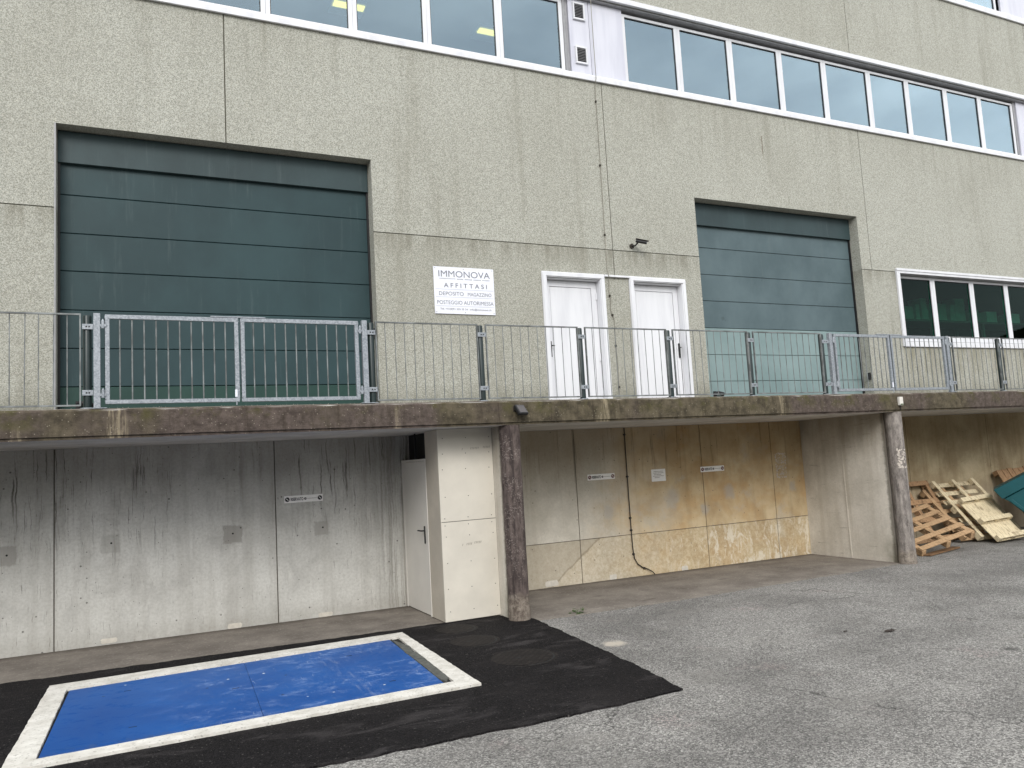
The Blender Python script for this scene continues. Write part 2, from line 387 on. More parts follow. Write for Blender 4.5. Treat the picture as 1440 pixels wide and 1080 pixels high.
def m_plain(name, c, rough=.5, metal=0, var=.1, sc=6, spec=.4, bump=0):
    g = G(name); d = tuple(v*(1-var*2) for v in c[:3])+(1,)
    col = g.mix(g.ss(g.noise(sc, 6, .65), .3, .7), d, c)
    return g.done(col, rough, metal, g.bump(g.noise(sc*8, 4), bump, .005) if bump else None, spec)

def m_galv():
    g = G('galvanised_steel')
    k = g.cell(70); col = g.mix(k, lin(126, 132, 138), lin(160, 165, 170))
    col = g.mix(g.ss(g.noise(11, 5), .52, .7, 0, .35), col, lin(118, 122, 126))
    return g.done(col, .5, .35, spec=.5)

def m_bar():
    g = G('dull_zinc'); col = g.mix(g.ss(g.noise(7, 5), .3, .7), lin(92, 95, 94), lin(134, 138, 138))
    return g.done(col, .55, .3)

def m_white_alu(name='white_aluminium', a=(206, 207, 211), b=(218, 219, 222)):
    g = G(name); x, y, z = g.xyz()
    col = g.mix(g.ss(g.noise(1, 5, .6, g.sc((5, 5, .6))), .35, .7), lin(*b), lin(*a))
    col = g.mix(g.ss(g.noise(1, 6, .7, g.sc((22, 22, 1.1))), .6, .74, 0, .14), col, lin(160, 156, 152))
    return g.done(col, .42, .0, spec=.45)

def m_door(name, c, c2):
    g = G(name); x, y, z = g.xyz()
    col = g.mix(g.ss(g.noise(1, 5, .6, g.sc((1.2, 1, .9))), .3, .7), lin(*c), lin(*c2))
    col = g.mix(g.ss(g.noise(1, 6, .7, g.sc((9, 9, .7))), .55, .75, 0, .25), col, lin(96, 108, 108))
    sm = g.ss(g.noise(3.1, 5, .6), .68, .74, 0, .3)
    col = g.mix(sm, col, lin(40, 48, 50))
    return g.done(col, g.add(.4, g.mul(g.noise(3, 4), .15)), bump=g.bump(g.noise(150, 2), .06, .003), spec=.28)

def m_glass(name, tint, f0, pw, refl):
    g = G(name)
    tr = g.n('ShaderNodeBsdfTransparent'); tr.inputs[0].default_value = tint
    gl = g.n('ShaderNodeBsdfGlossy'); gl.inputs[0].default_value = refl; gl.inputs['Roughness'].default_value = .015
    ge = g.n('ShaderNodeNewGeometry'); dt = g.n('ShaderNodeVectorMath'); dt.operation = 'DOT_PRODUCT'
    g.put(dt.inputs[0], ge.outputs['Normal']); g.put(dt.inputs[1], ge.outputs['Incoming'])
    ic = g.math('SUBTRACT', 1.0, g.math('ABSOLUTE', dt.outputs['Value']))
    fr = g.add(f0, g.mul(g.math('POWER', ic, pw), 1-f0))
    nb = g.bump(g.noise(1.1, 2), .03, .05)
    g.put(gl.inputs['Normal'], nb)
    mx = g.n('ShaderNodeMixShader'); g.put(mx.inputs[0], fr); g.put(mx.inputs[1], tr.outputs[0]); g.put(mx.inputs[2], gl.outputs[0])
    g.t.links.new(mx.outputs[0], g.out.inputs[0]); return g.m

def m_wood(name, a, b, dark):
    g = G(name); v = g.obj()
    gr = g.noise(1, 6, .7, g.sc((5, 5, 5), v)); fi = g.noise(1, 5, .7, g.sc((60, 9, 30), v))
    k = g.n('ShaderNodeNewGeometry').outputs['Random Per Island']
    col = g.mix(g.ss(g.add(g.mul(gr, .5), g.mul(k, .5)), .25, .75), a, b)
    col = g.mix(g.ss(fi, .48, .66, 0, .6), col, dark)
    col = g.mix(g.ss(g.noise(4, 7, .72, v), .52, .68, 0, .65), col, dark)
    return g.done(col, .8, bump=g.bump(fi, .4, .004), spec=.2)

def m_emit(name, c, s):
    g = G(name); e = g.n('ShaderNodeEmission'); e.inputs[0].default_value = c; e.inputs[1].default_value = s
    g.t.links.new(e.outputs[0], g.out.inputs[0]); return g.m

def m_manhole():
    g = G('cast_iron_cover'); x, y, z = g.xyz(); v = g.sc((1, 1, 0))
    col = g.mix(g.ss(g.noise(8, 6, .7), .3, .7), lin(36, 33, 32), lin(63, 57, 54))
    b = g.n('ShaderNodeTexBrick'); g.put(b.inputs['Vector'], v); b.inputs['Scale'].default_value = 6
    b.inputs['Color1'].default_value = (1, 1, 1, 1); b.inputs['Color2'].default_value = (.7, .7, .7, 1); b.inputs['Mortar'].default_value = (0, 0, 0, 1); b.inputs['Mortar Size'].default_value = .09
    col = g.mix(.9, col, g.mix(b.outputs[0], lin(26, 24, 23), col))
    return g.done(col, .75, 0, bump=g.bump(b.outputs[0], .6, .006), spec=.15)

facade = m_facade(); joint = m_joint(); wall_grey = m_wall_grey(); wall_ochre = m_wall_ochre(); wall_brown = m_wall_brown()
part_wall = m_part_wall(); soffit = m_soffit(); slab_edge = m_slab_edge()
col_purple = m_column(lin(62, 54, 52), lin(104, 93, 88), lin(40, 35, 34), 'stained_column_concrete', .34)
col_grey = m_column(lin(100, 94, 90), lin(156, 149, 142), lin(64, 60, 59), 'weathered_column_concrete', .2)
asph_old = m_asphalt_old(); asph_new = m_asphalt_new(); apron_m = m_apron(); white_paint = m_white_paint(); blue = m_blue()
galv = m_galv(); bar_m = m_bar(); white_alu = m_white_alu(); panel_alu = m_white_alu('lilac_white_panel', (190, 191, 202), (204, 205, 214))
grey_alu = m_plain('grey_aluminium', lin(150, 150, 152), .45, .2)
post_m = m_plain('dark_green_post_paint', lin(34, 48, 48), .35, 0, .15, 5)
door_a = m_door('petrol_green_door', (36, 56, 59), (43, 65, 68)); door_b = m_door('petrol_green_door_low', (33, 58, 53), (39, 66, 60))
door_c = m_door('grey_teal_door', (72, 88, 92), (88, 104, 108)); door_d = m_door('pale_teal_door_low', (112, 132, 132), (128, 147, 147))  # right door in a greyer teal, its lower panels paler
door_t = m_door('petrol_green_fascia', (46, 60, 62), (54, 70, 72))
glass_up = m_glass('solar_control_glass', (.50, .58, .66, 1), .16, 2.0, (.74, .91, .97, 1))
glass_low = m_glass('green_tinted_glass', (.36, .64, .55, 1), .012, 7, (.8, .9, .9, 1))
dark_rubber = m_plain('black_plastic', (.012, .012, .013, 1), .5)
dark_gap = m_plain('dark_recess', (.01, .01, .01, 1), .8)
cream = m_plain('cream_cement_board', lin(210, 204, 191), .7, 0, .06, 1.6, .3, .05)
cream_side = m_plain('beige_cement_board', lin(188, 180, 166), .75, 0, .07, 2.2, .3, .05)
off_white = m_plain('off_white_steel', lin(212, 208, 200), .5, 0, .04, 2, .4)
sign_white = m_plain('sign_white', lin(226, 228, 236), .35, 0, .03, 3, .4)
ink = m_plain('grey_print', lin(112, 116, 124), .6, 0, .05); ink_dark = m_plain('black_print', lin(42, 40, 42), .6, 0, .05)
ink_mid = m_plain('faded_print', lin(140, 132, 120), .7); ink_line = m_plain('pale_rule', lin(178, 182, 192), .6); ink_red = m_plain('dull_red_print', lin(104, 52, 46), .6)
sign_old = m_plain('weathered_sign_white', lin(236, 234, 230), .5, 0, .03, 9)
patch_m = m_plain('repair_mortar', lin(150, 146, 138), .9, 0, .1, 14, .2, .3)
plaster = m_plain('white_plaster', lin(206, 200, 188), .85, 0, .1, 18, .2, .3)
stencil_m = m_plain('white_spray_paint', lin(206, 196, 184), .8, 0, .2, 40)
wood_light = m_wood('fresh_pine', lin(172, 154, 122), lin(214, 200, 168), lin(106, 88, 66))
wood_tan = m_wood('tan_pallet_wood', lin(122, 98, 74), lin(176, 146, 112), lin(76, 58, 42))
wood_brown = m_wood('old_pallet_wood', lin(112, 86, 62), lin(162, 130, 98), lin(66, 48, 34))
teal = m_plain('teal_skip_paint', lin(10, 82, 88), .45, 0, .12, 3, .45, .05)
cable_m = m_plain('grey_cable', lin(140, 136, 124), .6); cable_dark = m_plain('dark_cable', lin(52, 46, 38), .6)
room_m = m_plain('office_interior', lin(70, 72, 74), .9); room_dark = m_plain('store_interior', lin(6, 7, 7), .9, 0, .1, 6, .0)
box_m = m_plain('pale_carton', lin(244, 245, 240), .8); shelf_m = m_plain('shelf_steel', lin(120, 128, 124), .5)
lamp_m = m_emit('lit_tube', (1, .74, .12, 1), 4.6); lamp_white = m_plain('lamp_housing_white', lin(220, 220, 216), .5)
leaf_m = m_plain('weed_leaf', lin(66, 92, 44), .6, 0, .2, 30); dead_leaf = m_plain('dry_leaf', lin(52, 44, 38), .8)
gravel_m = m_plain('loose_gravel', lin(150, 145, 136), .9, 0, .25, 9); manhole_m = m_manhole()
mortar_dark = m_plain('dark_mortar', lin(96, 97, 92), .9, 0, .2, 12, .2, .4)

# ------------------------------------------------------------------ wall sheet with real openings and joints
def wall_grid(mb, x0, x1, z0, z1, y, holes, flat_mat=0):
    """front face at y (facing -Y) with openings (xa,xb,za,zb,depth,back material or None)"""
    xs = sorted({x0, x1} | {h[0] for h in holes} | {h[1] for h in holes}); zs = sorted({z0, z1} | {h[2] for h in holes} | {h[3] for h in holes})
    xs = [v for v in xs if x0 <= v <= x1]; zs = [v for v in zs if z0 <= v <= z1]
    for i in range(len(xs)-1):
        for j in range(len(zs)-1):
            cx, cz = (xs[i]+xs[i+1])/2, (zs[j]+zs[j+1])/2
            if any(h[0] < cx < h[1] and h[2] < cz < h[3] for h in holes): continue
            mb.face([(xs[i], y, zs[j]), (xs[i+1], y, zs[j]), (xs[i+1], y, zs[j+1]), (xs[i], y, zs[j+1])], flat_mat)
    for xa, xb, za, zb, d, bk in holes:
        Y = y+d
        mb.face([(xa, y, za), (xa, Y, za), (xa, Y, zb), (xa, y, zb)]); mb.face([(xb, y, za), (xb, Y, za), (xb, Y, zb), (xb, y, zb)])
        mb.face([(xa, y, za), (xb, y, za), (xb, Y, za), (xa, Y, za)]); mb.face([(xa, y, zb), (xb, y, zb), (xb, Y, zb), (xa, Y, zb)])
        if bk is not None: mb.face([(xa, Y, za), (xb, Y, za), (xb, Y, zb), (xa, Y, zb)], bk)

F = 2.1           # facade plane
JW = .008
B = thing('industrial_building', (8, F, 2.72), 'grey-green pebbledash industrial building with ribbon windows and two roller garage doors', 'building')
w = MB()
vj = lambda x, a, b: (x-JW, x+JW, a, b, .02, 1)
hj = lambda a, b: (a, b, 5.462, 5.476, .02, 1)
G1 = (-.90, 3.20); G2 = (9.25, 13.42); GT = 6.58
holes = [(G1[0], G1[1], 2.735, GT, .34, None), (G2[0], G2[1], 2.735, GT, .34, None),
         (6.05, 7.09, 2.735, 4.93, .2, None), (7.75, 8.79, 2.735, 4.93, .2, None),
         (14.5, 21.4, 3.98, 5.44, .25, None),
         (-8, 27, 8.5, 10.03, .25, None), (-8, 27, 12.12, 13.6, .25, None),
         hj(-8, G1[0]), hj(G1[1], 7.4-JW), hj(7.4+JW, G2[0]), hj(G2[1], 13.71-JW), hj(13.71+JW, 19.97-JW), hj(19.97+JW, 27),
         vj(1.15, GT, 8.5), vj(7.4, 4.95, 8.5), vj(13.71, 5.462, 8.5), vj(19.97, 5.462, 8.5), vj(-5.1, 2.735, 8.5),
         vj(1.15, 10.03, 12.12), vj(7.4, 10.03, 12.12), vj(13.71, 10.03, 12.12), vj(19.97, 10.03, 12.12)]
wall_grid(w, -8, 27, 2.735, 15, F, holes)
w.build('wall', [facade, joint], B)
sh = MB()   # sides, back and roof that close the building
sh.box(-8, -7.8, F+.36, 16, -.3, 15); sh.box(26.8, 27, F+.36, 16, -.3, 15); sh.box(-7.8, 26.8, 15.8, 16, -.3, 15); sh.box(-8, 27, F+.02, 16, 15.002, 15.2)
sh.build('shell', facade, B)

# --- garage doors
def garage(x0, x1, mats, label, top=GT):
    r = MB(); d = MB()
    # fascia panel over the curtain
    f = MB(); f.box(x0+.004, x1-.004, F+.2, F+.26, 6.14, top-.012); f.box(x0+.004, x1-.004, F+.262, F+.33, 6.14, top-.012)
    root = f.build('garage_door', mats[2], B, bevel=.006); root['label'] = label
    zs = [6.15, 5.73, 5.22, 4.72, 4.21, 3.71, 3.215, 2.74]
    for i in range(len(zs)-1):
        p = MB()
        zt, zb = zs[i]-.002, zs[i+1]+.002
        p.prism([(F+.266, zb+.002), (F+.262, zb+.008), (F+.262, zt-.008), (F+.266, zt-.002), (F+.32, zt), (F+.32, zb)], 0, x0+.012, x1-.012)
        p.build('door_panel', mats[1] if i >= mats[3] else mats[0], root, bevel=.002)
    k = MB(); k.box(x0+.005, x1-.005, F+.325, F+.335, 2.74, 6.14); k.build('door_backing', dark_gap, root)
    for xg in (x0+.002, x1-.03):
        g = MB(); g.box(xg, xg+.028, F+.225, F+.261, 2.74, 6.138); g.build('guide_rail', dark_rubber, root)
    return root
ga = garage(*G1, (door_a, door_b, door_t, 6), 'wide dark petrol green roller door behind the left gate')
gb = garage(*G2, (door_c, door_d, door_t, 4), 'narrower looking greyish teal roller door with paler lower panels')
for root, hx, hz in ((ga, -.62, 2.98), (gb, 9.62, 2.98)):
    h = MB(); h.tube([(hx-.06, F+.255, hz), (hx+.0, F+.2, hz+.02), (hx+.1, F+.2, hz), (hx+.12, F+.24, hz-.02)], .03, 8); h.box(hx-.08, hx-.02, F+.24, F+.27, hz-.05, hz+.05)
    h.build('handle', dark_rubber, root)
h = MB(); h.box(3.14, 3.19, F+.02, F+.1, 3.86, 4.02); h.build('key_switch', dark_rubber, ga, bevel=.006)
h = MB(); h.box(3.15, 3.185, F+.03, F+.09, 2.95, 3.1); h.build('key_switch', dark_rubber, ga, bevel=.006)
h = MB(); h.box(13.36, 13.41, F+.03, F+.09, 3.2, 3.34); h.build('key_switch', dark_rubber, gb, bevel=.006)
h = MB(); h.box(G1[0]-.018, G1[0]-.001, F-.006, F+.03, 2.74, GT); h.build('corner_trim', grey_alu, B)

# --- two white aluminium doors
def frame(mb, x0, x1, z0, z1, t, y0, y1, sides='LRTB'):
    """four members butted end to end"""
    mb.box(x0, x1, y0, y1, z1-t, z1) if 'T' in sides else None
    mb.box(x0, x1, y0, y1, z0, z0+t) if 'B' in sides else None
    zt = z1-t if 'T' in sides else z1; zb = z0+t if 'B' in sides else z0
    if 'L' in sides: mb.box(x0, x0+t, y0, y1, zb, zt)
    if 'R' in sides: mb.box(x1-t, x1, y0, y1, zb, zt)
def white_door(x0, label, hx, hinge):
    x1 = x0+1.2
    a = MB(); frame(a, x0, x1, 2.74, 5.02, .09, F-.035, F-.002, 'LRT'); frame(a, x0+.012, x1-.012, 2.74, 5.008, .06, F-.05, F-.036, 'LRT')
    root = a.build('white_door', white_alu, B, bevel=.004); root['label'] = label
    b = MB(); frame(b, x0+.0825, x1-.0825, 2.74, 4.925, .012, F-.001, F+.12, 'LRT'); b.build('reveal_lining', white_alu, root)
    xa, xb = x0+.1, x1-.1
    c = MB(); frame(c, xa, xb, 2.76, 4.905, .10, F+.1, F+.15, 'LRTB'); c.build('leaf_frame', white_alu, root, bevel=.004)
    d = MB(); d.box(xa+.108, xb-.108, F+.108, F+.14, 2.868, 4.797); d.build('leaf_panel', white_alu, root, bevel=.004)
    k = MB(); k.box(xa+.1, xb-.1, F+.142, F+.149, 2.86, 4.805); k.build('leaf_gasket', dark_rubber, root)
    q = MB(); q.box(hx-.022, hx+.022, F+.085, F+.099, 3.62, 3.88); q.tube([(hx, F+.084, 3.8), (hx, F+.045, 3.8), (hx+(.05 if hinge > hx else -.05), F+.04, 3.8)], .012, 8); q.tube([(hx, F+.088, 3.68), (hx, F+.07, 3.68)], .014, 8)
    q.build('handle', dark_rubber, root, bevel=.004)
    for hz in (4.66, 3.62, 3.02):
        n = MB(); n.tube([(hinge, F+.092, hz-.06), (hinge, F+.092, hz+.06)], .014, 8); n.build('hinge', white_alu, root, smooth=True)
white_door(5.97, 'white aluminium door with its black handle on the left, nearer the signboard', 6.12, 7.06)
white_door(7.67, 'white aluminium door with its black handle on the right, nearer the teal roller door', 8.72, 7.78)
t = MB(); t.box(7.172, 7.668, F-.045, F-.003, 4.985, 5.018); t.build('door_flashing', white_alu, B, bevel=.003)

# --- ribbon windows
def window(x0, x1, z0, z1, y, glass, mat=white_alu, t=.065, tb=.09, tt=.05):
    a = MB(); a.box(x0, x1, y, y+.07, z0, z0+tb); a.box(x0, x1, y, y+.07, z1-tt, z1); a.box(x0, x0+t, y, y+.07, z0+tb, z1-tt); a.box(x1-t, x1, y, y+.07, z0+tb, z1-tt)
    f = a.build('window', mat, B, bevel=.004)
    b = MB(); b.box(x0+t-.004, x1-t+.004, y+.032, y+.04, z0+tb-.004, z1-tt+.004); b.build('pane', glass, f)
    g = MB(); frame(g, x0+t+.0005, x1-t-.0005, z0+tb+.0005, z1-tt-.0005, .012, y+.018, y+.031); g.build('gasket', dark_rubber, f)
    return f
ml = [-7.1, -5.85, -4.6, -3.35, -2.1, -.75, .5, 1.745, 3.035, 4.24, 5.52, 6.76]
for a, b in zip(ml, ml[1:]): window(a+.002, b-.002, 8.572, 9.94, F+.1, glass_up)
mr = [8.0, 9.24, 10.5, 11.785, 13.01, 14.335, 15.545, 16.84, 18.06, 19.31]
for a, b in zip(mr, mr[1:]): window(a+.002, b-.002, 8.572, 9.94, F+.1, glass_up)
for a, b in zip([20.6+1.25*i for i in range(5)], [21.85+1.25*i for i in range(5)]): window(a+.002, b-.002, 8.572, 9.94, F+.1, glass_up)
m3 = [15.42, 16.67, 17.92, 19.17]
for a, b in zip(m3, m3[1:]): window(a+.002, b-.002, 12.22, 13.55, F+.1, glass_up)
def metal_panel(x0, x1, z0, z1):
    a = MB(); a.box(x0, x1, F+.07, F+.12, z0, z1); p = a.build('metal_panel', panel_alu, B, bevel=.004)
    return p
pa = metal_panel(6.87, 7.275, 8.572, 9.99); pb = metal_panel(7.285, 7.99, 8.572, 9.99)
metal_panel(19.42, 20.0, 8.572, 9.99); metal_panel(20.01, 20.59, 8.572, 9.99); metal_panel(19.3, 20.6, 12.22, 13.56); metal_panel(-8, -7.11, 8.572, 9.99); metal_panel(-8, 15.41, 12.22, 13.56); metal_panel(20.61, 27, 12.22, 13.56)
for x0, x1, z0, z1 in ((6.765, 6.866, 8.572, 9.99), (19.315, 19.416, 8.572, 9.99)):
    a = MB(); a.box(x0, x0+.045, F+.085, F+.17, z0, z1); a.box(x0+.056, x1-.004, F+.1, F+.17, z0, z1); a.build('jamb_profile', grey_alu, B, bevel=.003)
for z0, z1 in ((9.6, 9.92), (8.79, 9.11)):
    v = MB(); frame(v, 6.95, 7.19, z0, z1, .03, F+.035, F+.069); vo = v.build('air_vent', white_alu, pa, bevel=.003)
    s = MB()
    for i in range(9):
        zz = z0+.045+i*(z1-z0-.09)/8; s.prism([(F+.04, zz-.012), (F+.062, zz+.008), (F+.064, zz+.004), (F+.042, zz-.016)], 0, 6.981, 7.159)
    s.build('louvre', grey_alu, vo); k = MB(); k.box(6.981, 7.159, F+.0655, F+.0685, z0+.031, z1-.031); k.build('vent_backing', dark_gap, vo)
def strip(name, x0, x1, poly, mat):
    a = MB(); a.prism(poly, 0, x0, x1); return a.build(name, mat, B, bevel=.003)
for z, zt in ((8.46, 8.57), (12.05, 12.2)):
    strip('window_sill', -8, 27, [(F-.045, z), (F-.045, zt-.03), (F-.03, zt), (F+.12, zt), (F+.12, zt-.02), (F-.008, zt-.03), (F-.008, z)], white_alu)
for z in (10.03, 13.62):
    for i in range(12):      # head flashing in lengths with narrow joints
        x0 = -8+i*2.93
        strip('head_flashing', x0, min(x0+2.924, 27), [(F-.06, z+.0), (F-.06, z+.055), (F-.045, z+.058), (F-.045, z+.105), (F-.004, z+.115), (F-.004, z)], grey_alu if z > 20 else white_alu)
strip('head_soffit', -8, 27, [(F+.002, 9.992), (F+.002, 10.02), (F+.23, 10.02), (F+.23, 9.945), (F+.175, 9.945), (F+.175, 9.992)], grey_alu)
strip('head_soffit', -8, 27, [(F+.002, 13.565), (F+.002, 13.59), (F+.23, 13.59), (F+.23, 13.565)], grey_alu)
# --- window of the store on the right
a = MB(); a.box(14.4, 21.5, F-.04, F-.002, 5.44, 5.53); a.box(14.4, 14.5, F-.04, F-.002, 3.88, 5.44); a.box(14.5, 21.5, F-.04, F-.002, 3.88, 3.98); a.box(14.39, 21.52, F-.055, F-.041, 5.49, 5.54)
a.build('window_surround', white_alu, B, bevel=.004)
a = MB(); a.box(14.5, 21.4, F+.0, F+.1, 5.425, 5.438); a.box(14.5, 21.4, F+.001, F+.1, 3.982, 3.995); a.box(14.502, 14.512, F, F+.1, 3.997, 5.423); a.build('window_lining', grey_alu, B)
m0 = [14.515, 15.68, 16.985, 18.215, 19.43, 20.64]
for a, b in zip(m0, m0[1:]): window(a+.002, b-.002, 4.0, 5.42, F+.1, glass_low, t=.07, tb=.13, tt=.05)
# --- rooms behind the glass
def room(x0, x1, y1, z0, z1, mat, y0=F+.2):
    a = MB(); a.face([(x0, y1, z0), (x1, y1, z0), (x1, y1, z1), (x0, y1, z1)]); a.face([(x0, y0, z0), (x0, y1, z0), (x0, y1, z1), (x0, y0, z1)]); a.face([(x1, y0, z0), (x1, y1, z0), (x1, y1, z1), (x1, y0, z1)])
    a.face([(x0, y0, z0), (x1, y0, z0), (x1, y1, z0), (x0, y1, z0)]); a.face([(x0, y0, z1), (x1, y0, z1), (x1, y1, z1), (x0, y1, z1)])
    a.face([(x0, y0, z0), (x0, y0, z0+.3), (x1, y0, z0+.3), (x1, y0, z0)])
    return a.build('room_interior', mat, B)
room(-7.9, 26.7, 8, 8.3, 10.5, room_m); room(14.3, 21.6, 7, 2.8, 5.9, room_dark)
room(15.3, 19.3, 8, 12.0, 14.2, room_m)
for i, (x, y) in enumerate(((6.1, 4.22), (3.26, 4.28))):
    lt = thing('ceiling_light', (x+.3, y+.2, 10.5), ('lit louvred ceiling light seen through the upper window beside the vent panel', 'lit louvred ceiling light seen at the top edge through the left upper windows')[i], 'ceiling light', 'lit lamps in the upper office')
    LX = (.5, .62)[i]
    a = MB(); a.box(x, x+LX, y, y+.5, 10.44, 10.495); a.build('lamp_housing', lamp_white, lt, bevel=.005)
    a = MB(); a.box(x+.03, x+LX-.03, y+.05, y+.2, 10.41, 10.438); a.build('lamp_tube', lamp_m, lt)
    a = MB(); n = int(LX/.045)
    for k in range(n): a.box(x+.02+k*.045, x+.032+k*.045, y+.215, y+.27, 10.40, 10.438)
    a.box(x, x+LX, y+.201, y+.214, 10.40, 10.438); a.build('louvre', lamp_white, lt)
sf = thing('storage_shelf', (18, 3.6, 4.5), 'dim steel storage shelf behind the lower right window', 'shelf')
a = MB(); a.box(15, 21.3, 3.4, 4.2, 4.72, 4.77); a.build('shelf_board', shelf_m, sf)
for x in (15.02, 17.2, 19.1, 21.2):
    for y in (3.42, 4.12): a = MB(); a.box(x, x+.06, y, y+.06, 2.81, 4.719); a.build('leg', shelf_m, sf)
for i, (x0, x1, z0, z1, y) in enumerate(((16.42, 16.7, 4.775, 5.1, 3.5), (16.73, 16.86, 4.775, 5.14, 3.45), (16.9, 17.13, 4.775, 5.02, 3.42), (16.94, 17.14, 5.025, 5.3, 3.46), (17.4, 17.9, 4.775, 5.2, 3.5), (17.95, 18.13, 4.775, 4.985, 3.44), (17.96, 18.13, 4.99, 5.17, 3.44), (18.17, 18.36, 4.775, 5.17, 3.46), (18.4, 18.75, 4.775, 5.38, 3.6), (19.0, 19.28, 4.775, 5.12, 3.6), (19.3, 19.7, 4.775, 5.04, 3.42), (20.3, 20.66, 4.775, 5.02, 3.44))):
    b = MB(); b.box(x0, x1, y, y+.34, z0, z1); o = b.build('storage_box', box_m, None, bevel=.004)
    L = ('low wide carton at the left end of the shelf behind the first pane', 'tall narrow carton on the shelf behind the first pane', 'carton under another at the right side of the first pane', 'small carton on top of its stack in the first pane', 'broad dim carton at the left of the second pane', 'lower small pale carton of the pair in the second pane', 'upper small pale carton of the pair in the second pane', 'upright pale carton right of the small pair in the second pane', 'tallest dim carton at the right of the second pane', 'dim carton behind another in the third pane', 'bright low carton at the front of the third pane', 'pale carton behind the pane at the right edge of the picture')[i]
    tag(o, L, 'box', 'cartons on the shelf behind the window')

# ------------------------------------------------------------------ terrace slab
T = thing('terrace_slab', (6, 0, 2.42), 'long concrete terrace slab with mossy stained edge over the parking bays', 'slab')
a = MB(); nseg = 210
x0, x1 = -9, 24; rnd = random.Random(3)
prof = []
for i in range(nseg+1):
    x = x0+(x1-x0)*i/nseg; j = rnd.uniform(-.006, .006); k = rnd.uniform(-.007, .007)
    prof.append([(x, .022, 2.42), (x, .022, 2.448), (x, .0+j*.4, 2.452), (x, 0+j*.5, 2.60), (x, .004+j*.6, 2.700+k), (x, .03, 2.722+k)])
vs = [p for r in prof for p in r]; fs = []
for i in range(nseg):
    for k in range(5): fs.append((i*6+k, (i+1)*6+k, (i+1)*6+k+1, i*6+k+1))
a.mesh(vs, fs); a.build('slab_edge', slab_edge, T)
a = MB(); a.box(x0, x1, .0225, F+.35, 2.42, 2.715); a.build('slab_body', soffit, T)
a = MB(); a.box(x0, x1, .031, F+.36, 2.7155, 2.73); a.build('slab_top', apron_m, T)

# ------------------------------------------------------------------ walls of the parking bays
def bay_wall(name, x0, x1, seams, mat, label, z1=2.419, extra=None):
    r = thing(name, ((x0+x1)/2, F, 0), label, 'wall')
    a = MB(); wall_grid(a, x0, x1, -.35, z1, F, [(s-.007, s+.007, -.35, z1, .012, 1) for s in seams])
    a.box(x0, x1, F+.03, F+.3, -.35, z1)
    a.build('wall_face', [mat, m_seam], r)
    return r
m_seam = m_plain('formwork_joint', lin(92, 86, 76), .9, 0, .2, 8)
def patches(root, name, mat, lst, d=.003):
    for x, z, sx, sz in lst:
        rr = random.Random(int(x*100)); n = 14; a = MB()
        pts = []
        for i in range(n):
            t = 2*math.pi*i/n; c, s = math.cos(t), math.sin(t); k = 1/max(abs(c), abs(s))*rr.uniform(.86, 1.02)
            pts.append((x+c*k*sx/2, z+s*k*sz/2))
        a.prism(pts, 1, F-d, F-.0005); a.build(name, mat, root)
W1 = bay_wall('concrete_wall', -9, 4.2, (-.915, 1.685, -3.6, -6.2), wall_grey, 'grey board-marked concrete wall with black drip stains behind the blue plate')
patches(W1, 'plaster_patch', plaster, [(1.13, .03, .19, .07), (-.33, .055, .19, .06), (2.31, .02, .2, .06)])
dots = MB()
for x, z in ((1.13, 1.22), (2.31, 1.2), (-.3, 1.23), (-1.4, 1.19)): dots.tube([(x, F-.0042, z), (x, F-.0005, z)], .012, 8)
dots.build('tie_hole', dark_gap, W1)
W2 = bay_wall('concrete_wall', 4.42, 11.32, (6.385, 8.935, 10.55), wall_ochre, 'ochre stained concrete wall of the middle parking bay')
a = MB(); a.box(4.43, 11.31, F-.006, F-.0005, .645, .652); a.build('pour_joint', m_seam, W2)
patches(W2, 'plaster_patch', plaster, [(5.83, .03, .24, .09), (6.96, .0, .15, .09), (8.4, -.02, .14, .1)])
W3 = bay_wall('concrete_wall', 11.53, 24, (16.78, 14.2, 20.2), wall_brown, 'brownish concrete wall behind the broken pallets')

def stencil(root, x0, x1, z0, z1, surf, seed, dens):
    """worn spray marks: ragged flecks lying on the surface"""
    rr = random.Random(seed); a = MB(); nx, nz = 8, 14
    for i in range(nx):
        for j in range(nz):
            edge = j in (0, nz//2-1, nz//2+1, nz-1) or i in (0, nx-1)
            if rr.random() > (dens+.3 if edge else dens-.18): continue
            x = x0+(x1-x0)*(i+.5+rr.uniform(-.3, .3))/nx; z = z0+(z1-z0)*(j+.5+rr.uniform(-.3, .3))/nz
            sx, sz = rr.uniform(.010, .024), rr.uniform(.011, .026)
            pts = [(x+sx*math.cos(t)*rr.uniform(.6, 1.1), z+sz*math.sin(t)*rr.uniform(.6, 1.1)) for t in [k*math.pi/3 for k in range(6)]]
            a.face([(px, surf(px, pz), pz) for px, pz in pts])
    return a.build('paint_mark', stencil_m, root)
stencil(W2, 10.63, 10.89, 1.38, 1.84, lambda x, z: F-.003, 5, .62)

